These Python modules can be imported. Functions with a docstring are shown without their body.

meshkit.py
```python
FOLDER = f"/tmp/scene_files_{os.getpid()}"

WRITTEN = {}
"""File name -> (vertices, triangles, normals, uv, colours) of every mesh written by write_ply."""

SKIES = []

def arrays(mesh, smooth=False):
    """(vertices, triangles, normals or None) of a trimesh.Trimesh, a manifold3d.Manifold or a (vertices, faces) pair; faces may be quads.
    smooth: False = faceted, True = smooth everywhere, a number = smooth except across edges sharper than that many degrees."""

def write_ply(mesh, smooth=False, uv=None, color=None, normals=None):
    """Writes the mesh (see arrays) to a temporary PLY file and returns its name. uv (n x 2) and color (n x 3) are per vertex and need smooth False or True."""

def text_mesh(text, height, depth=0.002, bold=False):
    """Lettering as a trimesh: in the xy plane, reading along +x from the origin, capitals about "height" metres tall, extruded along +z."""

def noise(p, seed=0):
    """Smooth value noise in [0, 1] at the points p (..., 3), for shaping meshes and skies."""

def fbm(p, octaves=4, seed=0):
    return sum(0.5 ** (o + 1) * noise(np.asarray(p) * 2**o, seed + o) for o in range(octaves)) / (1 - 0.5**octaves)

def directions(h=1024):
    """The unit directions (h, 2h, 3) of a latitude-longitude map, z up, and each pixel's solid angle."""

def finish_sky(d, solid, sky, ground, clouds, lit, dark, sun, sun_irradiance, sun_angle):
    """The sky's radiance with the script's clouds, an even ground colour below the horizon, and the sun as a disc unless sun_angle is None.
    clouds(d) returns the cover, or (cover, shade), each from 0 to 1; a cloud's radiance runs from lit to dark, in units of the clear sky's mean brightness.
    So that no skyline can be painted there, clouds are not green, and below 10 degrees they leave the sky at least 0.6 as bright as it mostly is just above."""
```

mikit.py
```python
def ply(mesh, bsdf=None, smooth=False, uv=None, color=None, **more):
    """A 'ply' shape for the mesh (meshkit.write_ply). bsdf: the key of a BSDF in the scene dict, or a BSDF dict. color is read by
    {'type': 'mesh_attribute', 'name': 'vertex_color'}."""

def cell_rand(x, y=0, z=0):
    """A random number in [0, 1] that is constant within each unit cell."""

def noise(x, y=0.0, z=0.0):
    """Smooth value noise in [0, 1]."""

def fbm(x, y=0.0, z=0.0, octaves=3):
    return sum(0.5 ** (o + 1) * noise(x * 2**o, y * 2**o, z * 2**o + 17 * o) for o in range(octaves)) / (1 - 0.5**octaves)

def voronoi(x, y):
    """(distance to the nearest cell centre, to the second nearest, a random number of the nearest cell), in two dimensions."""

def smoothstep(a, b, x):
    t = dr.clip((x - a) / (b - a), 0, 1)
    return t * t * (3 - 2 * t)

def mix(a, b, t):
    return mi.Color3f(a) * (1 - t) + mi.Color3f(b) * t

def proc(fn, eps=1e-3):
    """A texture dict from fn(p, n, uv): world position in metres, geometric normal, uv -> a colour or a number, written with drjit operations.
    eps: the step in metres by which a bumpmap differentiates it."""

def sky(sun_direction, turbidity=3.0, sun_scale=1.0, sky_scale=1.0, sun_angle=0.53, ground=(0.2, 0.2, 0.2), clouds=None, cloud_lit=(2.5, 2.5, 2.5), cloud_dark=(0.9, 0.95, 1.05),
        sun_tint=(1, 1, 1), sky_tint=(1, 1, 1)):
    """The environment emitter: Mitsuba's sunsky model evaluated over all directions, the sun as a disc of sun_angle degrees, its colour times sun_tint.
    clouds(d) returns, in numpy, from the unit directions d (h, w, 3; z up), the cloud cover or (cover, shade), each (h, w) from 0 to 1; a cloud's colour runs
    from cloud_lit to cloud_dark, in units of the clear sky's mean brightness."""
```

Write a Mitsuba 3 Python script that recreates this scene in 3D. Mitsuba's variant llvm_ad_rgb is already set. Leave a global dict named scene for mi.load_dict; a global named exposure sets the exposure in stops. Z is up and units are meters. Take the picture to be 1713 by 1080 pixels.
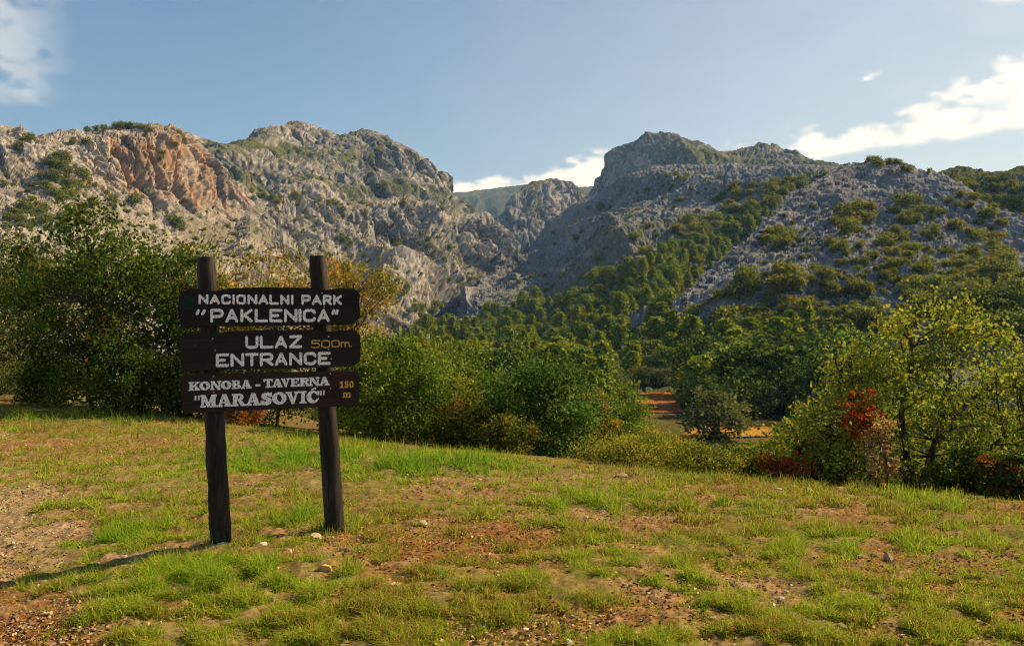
import math, numpy as np, trimesh, mitsuba as mi, mikit, meshkit
import drjit as dr
from scipy.interpolate import PchipInterpolator
from scipy.spatial import cKDTree
from shapely.geometry import Polygon, LineString, Point, box as sbox
from shapely import affinity, union_all
from shapely.ops import unary_union

T = mi.ScalarTransform4f
scene, labels = {}, {}
RS = np.random.RandomState

# ------------------------------------------------------------------ camera, sky, exposure
F = 1483.5                      # focal length in photograph pixels (1713 wide)
CX, CY, EYE = 856.5, 540.0, 1.6
scene['camera'] = {'type': 'perspective', 'fov': 60.0, 'fov_axis': 'x', 'near_clip': 0.05, 'far_clip': 20000.0,
                   'to_world': T().look_at(origin=[0, 0, EYE], target=[0, 10, EYE], up=[0, 0, 1])}
exposure = 2.62
SUN_AZ, SUN_EL = math.radians(26.0), math.radians(37.0)
SUN = [math.cos(SUN_AZ) * math.cos(SUN_EL), math.sin(SUN_AZ) * math.cos(SUN_EL), math.sin(SUN_EL)]


def clouds(d):
    az = np.degrees(np.arctan2(d[..., 0], d[..., 1]))
    el = np.degrees(np.arcsin(np.clip(d[..., 2], -1, 1)))
    n1 = meshkit.fbm(np.stack([az * 0.28, el * 0.9, az * 0 + 3.3], -1), 5, seed=4)
    n2 = meshkit.fbm(np.stack([az * 0.9 + 7, el * 1.6, az * 0 + 1.3], -1), 4, seed=9)
    S = lambda a, b, x: (lambda t: t * t * (3 - 2 * t))(np.clip((x - a) / (b - a), 0, 1))
    n5 = meshkit.fbm(np.stack([az * 1.1 + 3, el * 3.2, az * 0 + 6.3], -1), 4, seed=13)
    cov = np.zeros_like(az)
    # long bank on the right, thickening away to the right
    top = np.interp(az, [9, 16, 22, 26, 31, 45, 70], [9.3, 10.7, 11.9, 13.2, 14.6, 16, 15])
    bot = np.interp(az, [9, 16, 22, 26, 31, 45, 70], [9.0, 9.9, 10.3, 10.6, 10.8, 11, 11])
    jag = (n1 - .5) * 3.0 + (n2 - .5) * 2.2 + (n5 - .5) * 1.6
    bank = S(-.5, .3, el - bot + (n2 - .5) * .5) * S(-.4, 1.1, top - el + jag) * S(9, 14, az) * S(80, 50, az)
    cov = np.maximum(cov, bank * (.42 + .5 * S(.32, .6, n1 * .3 + n2 * .35 + n5 * .35)))
    # cloud over the gorge
    top = np.interp(az, [-9, -3.6, -1.5, .5, 3, 6, 12], [8.9, 8.95, 9.4, 9.2, 10.2, 10.7, 10.4])
    g = S(-.3, .3, top - el + (n1 - .5) * 1.6 + (n2 - .5) * .9 + (n5 - .5) * 1.3) * S(6, 7.6, el) * S(-9, -5, az) * S(15, 8, az)
    cov = np.maximum(cov, g * (.55 + .4 * n2))
    # ragged cloud at the left
    lf = S(-25.6, -29.5, az + (n2 - .5) * 5) * S(11.8, 12.8, el + (n2 - .5)) * S(30, 22, el) * S(-60, -40, az) * S(.3, .56, n2 * .7 + n1 * .3)
    cov = np.maximum(cov, lf * .34)
    # two small puffs
    puff = np.exp(-((az - 21.9) / 1.1) ** 2 - ((el - 14.2) / .55) ** 2) * S(.35, .6, n2)
    cov = np.maximum(cov, puff * .95 * S(.38, .62, n5))
    puff = np.exp(-((az - 29.6) / 1.8) ** 2 - ((el - 18.2) / .8) ** 2) * S(.25, .5, n2)
    cov = np.maximum(cov, puff * .95)
    # thin veil towards the sun, loose cloud round the rest of the sky
    cov = np.maximum(cov, (.02 + .25 * S(-22, 34, az) * S(190, 120, az)) * S(60, 8, el) * (.8 + .4 * n1))
    n3 = meshkit.fbm(np.stack([az * 0.05, el * 0.14, az * 0 + 8.1], -1), 5, seed=21)
    cov = np.maximum(cov, .5 * S(.55, .75, n3) * S(40, 60, np.abs(az)) * S(2, 12, el))
    return cov


scene['sky'] = mikit.sky(SUN, turbidity=3.0, clouds=clouds, cloud_lit=(4.8, 4.5, 4.0), cloud_dark=(.9, .95, 1.05), ground=(.14, .13, .07), sky_tint=(.93, 1.0, 1.06),
                         sun_tint=(1.06, .98, .82), sky_scale=.56)

# ------------------------------------------------------------------ helpers


def at(px, py, Y):
    """The point seen at a place of the photograph, Y metres ahead."""
    return np.array([(px - CX) / F * Y, Y, EYE + (CY - py) / F * Y])


def xat(px, Y): return (px - CX) / F * Y
def zat(py, Y): return EYE + (CY - py) / F * Y
def S(a, b, x):
    t = np.clip((np.asarray(x, float) - a) / (b - a), 0, 1)
    return t * t * (3 - 2 * t)


def fbm(x, y, z=0, o=4, seed=0):
    return meshkit.fbm(np.stack(np.broadcast_arrays(np.asarray(x, float), np.asarray(y, float), np.asarray(z, float)), -1), o, seed)


def ridged(P, o=4, seed=0):
    out, a, tot = 0, 1.0, 0
    for k in range(o):
        n = 1 - np.abs(2 * meshkit.noise(P * 2.03 ** k + 11.7 * k, seed + k) - 1)
        out = out + a * n * n
        tot += a
        a *= .52
    return out / tot


def numbered(name):
    if name not in scene and name not in labels:
        return name
    k = 1
    while f'{name}_{k:03d}' in scene or f'{name}_{k:03d}' in labels:
        k += 1
    return f'{name}_{k:03d}'


def add(name, shape, label=None, cat=None, group=None, kind=None, parent=None):
    """One entry of the scene; returns its key."""
    base = (parent + '__' if parent else '') + name
    key, k = base, 1
    while key in scene or (not parent and key in labels):
        key = f'{base}_{k:03d}'
        k += 1
    scene[key] = shape
    d = {a: b for a, b in (('label', label), ('category', cat), ('group', group), ('kind', kind)) if b}
    if d:
        labels[key] = d
    return key


def thing(name, label, cat, group=None):
    key = numbered(name)
    labels[key] = {'label': label, 'category': cat}
    if group:
        labels[key]['group'] = group
    return key


def tube(path, radii, n=7):
    path, radii = np.asarray(path, float), np.asarray(radii, float)
    tan = np.gradient(path, axis=0)
    tan /= np.linalg.norm(tan, axis=1, keepdims=True) + 1e-9
    ref = np.array([.31, .95, .1])
    a = np.cross(tan, ref)
    a /= np.linalg.norm(a, axis=1, keepdims=True) + 1e-9
    b = np.cross(tan, a)
    th = np.arange(n) * 2 * np.pi / n
    v = path[:, None] + radii[:, None, None] * (np.cos(th)[None, :, None] * a[:, None] + np.sin(th)[None, :, None] * b[:, None])
    m = len(path)
    i, j = np.meshgrid(np.arange(m - 1), np.arange(n), indexing='ij')
    q = np.stack([i * n + j, i * n + (j + 1) % n, (i + 1) * n + (j + 1) % n, (i + 1) * n + j], -1).reshape(-1, 4)
    v = np.vstack([v.reshape(-1, 3), path[:1], path[-1:]])
    f = np.vstack([q[:, [0, 1, 2]], q[:, [0, 2, 3]],
                   np.stack([np.full(n, m * n), (np.arange(n) + 1) % n, np.arange(n)], 1),
                   np.stack([np.full(n, m * n + 1), (m - 1) * n + np.arange(n), (m - 1) * n + (np.arange(n) + 1) % n], 1)])
    return v, f


def join(parts):
    vs, fs, o = [], [], 0
    for p in parts:
        v, f = (p.vertices, p.faces) if hasattr(p, 'vertices') else p[:2]
        vs.append(np.asarray(v)); fs.append(np.asarray(f) + o); o += len(v)
    return np.vstack(vs), np.vstack(fs)


def grid_faces(nr, nc):
    i, j = np.meshgrid(np.arange(nr - 1), np.arange(nc - 1), indexing='ij')
    a = i * nc + j
    return np.concatenate([np.stack([a, a + 1, a + nc + 1], -1).reshape(-1, 3), np.stack([a, a + nc + 1, a + nc], -1).reshape(-1, 3)])


def lerp(a, b, t):
    t = np.asarray(t)[..., None]
    return np.asarray(a, float) * (1 - t) + np.asarray(b, float) * t


# ------------------------------------------------------------------ materials
VC = {'type': 'mesh_attribute', 'name': 'vertex_color'}
scene['rock_material'] = {'type': 'twosided', 'bsdf': {'type': 'diffuse', 'reflectance': VC}}
scene['leaf_material'] = {'type': 'principledthin', 'base_color': VC, 'roughness': .55, 'diff_trans': .95, 'spec_trans': 0.0}
scene['grass_material'] = {'type': 'principledthin', 'base_color': VC, 'roughness': .6, 'diff_trans': .9, 'spec_trans': 0.0}


def bark(p, n, uv):
    g = mikit.fbm(p.x * 30, p.y * 30, p.z * 7, octaves=3)
    return mikit.mix((.035, .026, .02), (.13, .1, .075), mikit.smoothstep(.3, .75, g))


scene['bark_material'] = {'type': 'twosided', 'bsdf': {'type': 'diffuse', 'reflectance': mikit.proc(bark)}}


def gravel_bump(p, n, uv):
    return mikit.fbm(p.x * 26, p.y * 26, p.z * 26, octaves=3)




def specks(p, n, uv):
    a = mikit.fbm(p.x * 55, p.y * 55, 3, octaves=2)
    b = mikit.noise(p.x * 190, p.y * 190, 5)
    return .75 * mikit.smoothstep(.48, .74, a * .6 + b * .4)


scene['ground_material'] = {'type': 'twosided', 'bsdf': {'type': 'blendbsdf', 'weight': mikit.proc(specks), 'pale': {'type': 'diffuse', 'reflectance': VC},
                                                         'dark': {'type': 'diffuse', 'reflectance': {'type': 'rgb', 'value': [.07, .05, .022]}}}}

# ------------------------------------------------------------------ near ground and valley floor
EDGE = np.array([[30, -3], [14, 3.2], [4.6, 8.0], [3.2, 8.75], [2.1, 9.3], [.6, 10.1], [-2.06, 12.0], [-4.4, 14.2], [-7, 16.6], [-13, 22], [-25, 31], [-80, 70]], float)


def edge_distance(x, y):
    """Signed distance past the rim of the meadow (positive down the slope)."""
    x, y = np.asarray(x, float), np.asarray(y, float)
    best = np.full(x.shape, 1e9)
    side = np.zeros(x.shape)
    for a, b in zip(EDGE[:-1], EDGE[1:]):
        d = b - a
        t = np.clip(((x - a[0]) * d[0] + (y - a[1]) * d[1]) / (d @ d), 0, 1)
        qx, qy = x - a[0] - t * d[0], y - a[1] - t * d[1]
        dist = np.hypot(qx, qy)
        s = -np.sign(d[0] * (y - a[1]) - d[1] * (x - a[0]))
        m = dist < best
        best = np.where(m, dist, best)
        side = np.where(m, s, side)
    return best * side


def ground_z(x, y, fine=False):
    x, y = np.asarray(x, float), np.asarray(y, float)
    s = edge_distance(x, y)
    r = np.hypot(x, y)
    drop = np.interp(s, [-50, -1.0, 0, 2, 6, 14, 30, 60, 1000], [0, 0, .06, .35, 1.05, 2.9, 7.0, 12.0, 12.2])
    lesser = S(-4, -14, x) * S(60, 25, r)
    drop = drop * (1 - .75 * lesser)
    z = -drop + .10 * (fbm(x * .35, y * .35, 0, 3, 5) - .5) * S(60, 20, r)
    z = z - .13 * S(-1.9, -3.4, x) * S(9.0, 6.0, y)
    z = z + (fbm(x * .02, y * .02, 0, 3, 8) - .5) * 1.5 * S(60, 110, r) * S(105, 170, r)
    return z


def patch(x, y, px, py, rx, ry):
    """A soft blotch of the meadow round the place (px, py) of the flat ground, half-sizes in pixels."""
    Y0 = EYE * F / (py - CY)
    Y1, Y2 = EYE * F / (py + ry - CY), EYE * F / max(py - ry - CY, 40)
    return np.exp(-((x - xat(px, Y0)) / (rx / F * Y0)) ** 2 - ((y - Y0) / ((Y2 - Y1) / 2)) ** 2)


PATH = np.array([[-30, 46], [-12, 21], [-9.0, 14.5], [-5.15, 9.2], [-3.85, 7.2], [-3.05, 6.0], [-2.05, 4.6], [-1.5, 3.6], [.5, 0], [2, -3]], float)


def meadow(x, y):
    """(grass cover 0-1, lushness 0-1, bare track 0-1, redness 0-1) of the meadow."""
    n1 = fbm(x * 1.1, y * 1.1, 1, 4, 31)
    n2 = fbm(x * 3.3, y * 3.3, 2, 3, 37)
    n3 = fbm(x * .45, y * .45, 4, 3, 43)
    xp = np.interp(y, PATH[::-1, 1], PATH[::-1, 0])
    track = S(.35, -.45, x - xp + (n1 - .5) * 1.9 + (n2 - .5) * 1.0)
    n4 = fbm(x * 7.5, y * 5.5, 6, 3, 47)
    cover = S(.44, .60, n1 * .42 + n2 * .34 + n3 * .2 + n4 * .14)
    bare = 0
    for b in ((930, 800, 190, 12, 1.1), (1200, 822, 70, 16, .8), (1330, 818, 90, 10, .8), (1000, 1040, 220, 45, .75), (760, 905, 150, 40, .6), (640, 985, 60, 22, .8), (480, 835, 55, 9, .7),
              (700, 880, 60, 14, .5), (560, 930, 90, 16, .6), (860, 950, 90, 20, .5), (1110, 870, 60, 12, .6), (1250, 930, 120, 14, .4), (1480, 930, 80, 14, .6), (170, 765, 60, 10, .5), (200, 798, 60, 7, .6), (1600, 1060, 120, 30, .5), (1290, 975, 130, 20, .4), (350, 905, 130, 14, .5)):
        bare = bare + b[4] * patch(x, y, *b[:4])
    lush = 0
    for b in ((450, 772, 110, 16, 1.0), (560, 765, 60, 12, .8), (680, 782, 80, 16, .9), (800, 778, 110, 12, .8), (500, 872, 45, 16, .8), (200, 885, 45, 18, .7), (1560, 850, 90, 22, .5),
              (330, 975, 110, 26, .5), (160, 800, 40, 9, .4), (1430, 900, 120, 24, .4), (1020, 840, 130, 16, .45), (540, 960, 60, 18, .3), (100, 700, 150, 14, .7), (1230, 850, 60, 8, .6), (890, 880, 60, 10, .4)):
        lush = lush + b[4] * patch(x, y, *b[:4])
    lush = np.clip(lush, 0, 1)
    cover = np.clip(cover * 1.05 + .02 - bare * (.5 + .6 * n2) + lush * .8, 0, 1) * (1 - .93 * track)
    red = S(.45, .7, fbm(x * .8, y * .8, 7, 3, 51)) * .6 + patch(x, y, 1000, 1040, 260, 50) * .7 + patch(x, y, 760, 905, 180, 50) * .5 + track * S(6.4, 5.2, y) * .9
    return cover, lush, track, np.clip(red, 0, 1)


py_rows = np.linspace(1120, 640, 270)
r_near = EYE * F / (py_rows - CY)
rings = np.concatenate([np.linspace(.4, r_near[0], 16)[:-1], r_near, np.geomspace(r_near[-1], 4200, 110)[1:]])
az = np.concatenate([np.linspace(-180, -40, 40)[:-1], np.linspace(-40, 40, 570), np.linspace(40, 180, 40)[1:]])
R, A = np.meshgrid(rings, np.radians(az), indexing='ij')
# rings of equal distance ahead inside the view, of equal distance beyond it
gx, gy = R * np.sin(A), R * np.cos(A)
gz = ground_z(gx, gy)
s_edge = edge_distance(gx, gy)
cover, lush, track, red = meadow(gx, gy)
g1, g2, g3 = fbm(gx * 9, gy * 9, 0, 3, 71), fbm(gx * 40, gy * 40, 0, 2, 73), fbm(gx * 2.2, gy * 2.2, 0, 3, 75)
nearw = S(40, 20, R)
gz = gz + nearw * ((g1 - .5) * .045 + (g2 - .5) * .026 * (1 - .5 * cover) + (g3 - .5) * .05 + cover * .012)
soil = lerp((.25, .165, .075), (.22, .095, .032), red)
soil = lerp(soil, (.34, .27, .165), S(.5, .85, g1) * .4 + track * S(5.4, 7.4, gy) * .5)
soil = soil * (.42 + 1.0 * g2 + .22 * (g1 - .5))[..., None]
straw = lerp((.20, .17, .04), (.10, .135, .02), S(.3, .6, g3))
tuft = S(.34, .6, fbm(gx * 7, gy * 7, 3, 3, 91))
gcol = lerp(soil, straw * (.75 + .5 * g2)[..., None], np.clip(cover * (.35 + .6 * tuft), 0, .85))
gcol = lerp(gcol, (.055, .085, .014), np.clip(lush * .6, 0, 1) * tuft * S(.3, .6, g1 + lush * .3))
valley = lerp((.07, .075, .02), (.13, .10, .04), S(.4, .65, fbm(gx * .06, gy * .06, 0, 4, 77)))
gcol = lerp(gcol, valley, S(.6, 2.5, s_edge + (g3 - .5) * 1.5))
GV = np.stack([gx, gy, gz], -1).reshape(-1, 3)
ctr = np.vstack([GV, [[0, 0, 0]]])
nc = len(az)
fan = np.stack([np.full(nc - 1, len(GV)), np.arange(1, nc), np.arange(nc - 1)], 1)
gf = np.vstack([grid_faces(len(rings), nc)[:, ::-1], fan[:, ::-1]])
gc = np.clip(np.vstack([gcol.reshape(-1, 3), gcol.reshape(-1, 3)[:1]]), .005, .9)
add('ground', mikit.ply((ctr, gf), 'ground_material', smooth=True, color=gc), 'meadow ground of soil and thin turf falling away to the valley floor', kind='structure')

# ------------------------------------------------------------------ mountains
MASS, LT = {}, []          # finished hills; the contour lines' places up the hill being built


def mass(name, label, lines, nu, nv, relief, colour, seed, back=(200, -60), boulders=None, px_range=None):
    """A hill from contour lines given as (px, py, metres ahead), foot first, crest last; a back slope is added. relief(P, t, rng) gives metres along the normal."""
    nu, nv = int(nu * .76), int(nv * .62)
    lo = min(l[0][0] for l in lines) if px_range is None else px_range[0]
    hi = max(l[-1][0] for l in lines) if px_range is None else px_range[1]
    u = np.linspace(lo, hi, nu)
    py, Y = [], []
    for l in lines:
        l = np.array(l, float)
        py.append(PchipInterpolator(l[:, 0], l[:, 1], extrapolate=False)(np.clip(u, l[0, 0], l[-1, 0])))
        Y.append(PchipInterpolator(l[:, 0], l[:, 2], extrapolate=False)(np.clip(u, l[0, 0], l[-1, 0])))
    Z = [EYE + (CY - a) / F * b for a, b in zip(py, Y)]
    Y.append(Y[-1] + back[0] * .25); Z.append(Z[-1] + back[1] * .12)
    Y.append(Y[-2] + back[0]); Z.append(Z[-2] + back[1])
    Y, Z = np.array(Y), np.maximum(np.array(Z), -13.5)
    step = np.array([max(np.mean(np.hypot((Z[k + 1] - Z[k]), (Y[k + 1] - Y[k]) * .35)), 1) for k in range(len(Y) - 1)])
    step[-2:] *= .3
    step[0] *= .4
    t = np.concatenate([[0], np.cumsum(step)])
    tv = np.interp(np.linspace(0, 1, nv), [0, 1], [0, t[-1]])
    YY, ZZ = PchipInterpolator(t, Y, axis=0)(tv), PchipInterpolator(t, Z, axis=0)(tv)
    XX = (u[None] - CX) / F * YY
    P = np.stack([XX, YY, ZZ], -1)
    du, dv = np.gradient(P, axis=1), np.gradient(P, axis=0)
    n = np.cross(du, dv)
    n /= np.linalg.norm(n, axis=-1, keepdims=True) + 1e-9
    crest = t[len(lines) - 1] / t[-1]
    tt = np.broadcast_to((np.linspace(0, 1, nv) / crest)[:, None], YY.shape)
    uu = np.broadcast_to(u[None], YY.shape)
    LT[:] = list(t / t[len(lines) - 1])
    h = relief(P, tt, uu, n)
    Q = P + n * h[..., None]
    if boulders:
        count, r0, r1, amount = boulders
        rng = RS(seed + 5)
        idx = rng.choice(nu * nv, count, replace=False)
        c = Q.reshape(-1, 3)[idx] + rng.normal(0, .5, (count, 3))
        rad = r0 + (r1 - r0) * rng.rand(count) ** 2.5
        d, k = cKDTree(c).query(Q.reshape(-1, 3), k=1)
        dome = np.sqrt(np.maximum(0, 1 - (d / rad[k]) ** 2)) * rad[k] * amount
        Q = Q + n * dome.reshape(nv, nu)[..., None]
    du, dv = np.gradient(Q, axis=1), np.gradient(Q, axis=0)
    n2 = np.cross(du, dv)
    n2 /= np.linalg.norm(n2, axis=-1, keepdims=True) + 1e-9
    qpx, qpy = CX + Q[..., 0] / Q[..., 1] * F, CY - (Q[..., 2] - EYE) / Q[..., 1] * F
    nm = n * .65 + n2 * .35
    col = np.clip(colour(Q, tt, uu, nm, qpy), .01, .8)
    add(name, mikit.ply((Q.reshape(-1, 3), grid_faces(nv, nu)), 'rock_material', smooth=False, color=col.reshape(-1, 3)), label, kind='structure')
    front = (tt <= 1.02)
    MASS[label] = dict(P=Q[front], px=qpx[front], py=qpy[front], n=n2[front], tree=cKDTree(np.stack([qpx[front], qpy[front]], 1)))
    return MASS[label]


GREY, PALE, DARK, TAN, OCHRE = (.165, .162, .16), (.36, .35, .325), (.05, .049, .049), (.25, .20, .14), (.36, .16, .05)
GREEN = (.05, .062, .02)


def rock_colour(Q, scale, seed, pale=.35, tan=.2):
    a = fbm(Q[..., 0] * scale, Q[..., 1] * scale, Q[..., 2] * scale * .5, 4, seed)
    b = meshkit.noise(Q * scale * 9, seed + 3)
    c = fbm(Q[..., 0] * scale * .3, Q[..., 1] * scale * .3, Q[..., 2] * scale * .3, 3, seed + 6)
    e = meshkit.noise(Q * [1, 1, .6] * scale * 22, seed + 4)
    col = lerp(DARK, GREY, S(.28, .52, a * .45 + b * .3 + e * .25))
    col = lerp(col, PALE, S(.46, .62, a * .36 + b * .3 + e * .34) * pale * 2.2)
    return lerp(col, TAN, S(.4, .7, c) * tan * 2)


def blocks(P, cell, seed, stretch=(1, 1, .42)):
    """(depth of the joint round each block 0-1, a random number of the block, its tilt -1..1) of rock broken into blocks."""
    q = P.reshape(-1, 3) * np.array(stretch) / cell
    q = q + (np.stack([meshkit.noise(q * .9, seed + k) for k in range(3)], -1) - .5) * .9
    base = np.unique(np.floor(q).astype(int), axis=0)
    base = np.unique((base[:, None] + np.array([[0, 0, 0], [1, 0, 0], [-1, 0, 0], [0, 1, 0], [0, -1, 0], [0, 0, 1], [0, 0, -1]])[None]).reshape(-1, 3), axis=0)
    rng = RS(seed)
    c = base + rng.rand(len(base), 3)
    val, dirs = rng.rand(len(c)), rng.normal(0, 1, (len(c), 3))
    d, k = cKDTree(c).query(q, k=2)
    tilt = np.einsum('ij,ij->i', q - c[k[:, 0]], dirs[k[:, 0]])
    sh = P.shape[:-1]
    return np.clip(1 - (d[:, 1] - d[:, 0]) / .28, 0, 1).reshape(sh), val[k[:, 0]].reshape(sh), np.clip(tilt, -1, 1).reshape(sh)


def broken(P, cell, amount, seed, stretch=(1, 1, .42)):
    j, v, t = blocks(P, cell, seed, stretch)
    return amount * .9 * ((v - .5) * .9 + t * .45 - j ** 1.5 * .8)


def crags(k1, a1, k2, a2, k3, a3, seed, cell=0, block=0, rubble=0):
    def f(P, t, u, n):
        steep = S(.85, .5, n[..., 2] + .5 * (fbm(P[..., 0] * k2, P[..., 1] * k2, P[..., 2] * k2 * 2, 3, seed + 50) - .5))
        Pz = P * np.array([1, 1, .45])
        h = (ridged(Pz * k1, 3, seed) - .55) * a1 * (1 - .55 * S(.8, 1.0, t))
        h = h + (ridged(Pz * k2, 3, seed + 10) - .55) * a2 * (.45 + .8 * steep)
        h = h + (ridged(P * k3, 2, seed + 20) - .5) * a3
        h = h + (meshkit.noise(P * k3 * 3.1, seed + 30) - .5) * a3 * .6
        if cell:
            h = h + broken(P, cell, block, seed + 40) * (.3 + .9 * steep) + broken(P, cell * .33, block * .42, seed + 41) * (.45 + .7 * steep)
        if rubble:
            h = h + broken(P, rubble, rubble * .24, seed + 42, (1, 1, 1)) * S(.9, .6, steep)
        return h * S(0, .12, t)
    return f


def green_band(col, Q, t, at_t, width, scale, seed, amount):
    w = fbm(Q[..., 0] * scale, Q[..., 1] * scale, Q[..., 2] * scale, 4, seed)
    g = np.exp(-((t - at_t + (w - .5) * .25) / width) ** 2) * S(.36, .52, fbm(Q[..., 0] * scale * 2.5, Q[..., 1] * scale * 2.5, Q[..., 2] * scale * 2.5, 4, seed + 3)) * amount
    return lerp(col, lerp((.055, .068, .02), (.10, .105, .03), meshkit.noise(Q * scale * 6, seed + 2)), np.clip(g, 0, 1))


def green_on_flats(col, Q, n, scale, seed, amount, lo=.62, hi=.8):
    g = S(lo, hi, n[..., 2] + (fbm(Q[..., 0] * scale, Q[..., 1] * scale, Q[..., 2] * scale, 4, seed) - .5) * .9) * amount
    tone = lerp(GREEN, (.10, .10, .03), meshkit.noise(Q * scale * 5, seed + 2))
    return lerp(col, tone, np.clip(g, 0, 1))


# far green ridge beyond the gorge
mass('mountain', 'distant green ridge closing the gorge', [
    [(560, 520, 2700), (1120, 520, 2700)],
    [(560, 334, 3100), (700, 333, 3100), (765, 326, 3120), (800, 328, 3140), (835, 325, 3160), (870, 320, 3180), (1000, 316, 3200), (1120, 330, 3200)]], 360, 90,
    crags(.004, 40, .012, 14, .05, 3, 3), lambda Q, t, u, n, py: green_on_flats(rock_colour(Q, .02, 5), Q, n, .01, 6, .95, .1, .5), 1, back=(900, -300))
# flat-topped rock in the gorge
mass('mountain', 'pale flat-topped rock standing in the middle of the gorge', [
    [(740, 520, 1250), (800, 520, 1260), (900, 520, 1330), (1120, 520, 1350)],
    [(740, 480, 1380), (800, 450, 1390), (838, 400, 1400), (880, 352, 1420), (915, 338, 1470), (940, 360, 1540), (985, 372, 1580), (1120, 400, 1600)],
    [(740, 460, 1400), (800, 425, 1410), (825, 385, 1420), (840, 358, 1430), (852, 339, 1440), (870, 316, 1470), (890, 307, 1530), (920, 303, 1600), (950, 309, 1650), (985, 322, 1680), (1040, 344, 1680), (1120, 370, 1680)]], 420, 190,
    crags(.006, 30, .022, 9, .07, 3, 13, 34, 8), lambda Q, t, u, n, py: green_on_flats(rock_colour(Q, .02, 15, .25, 0), Q, n, .012, 16, .95, .5, .75), 2, back=(500, -200))
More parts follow.
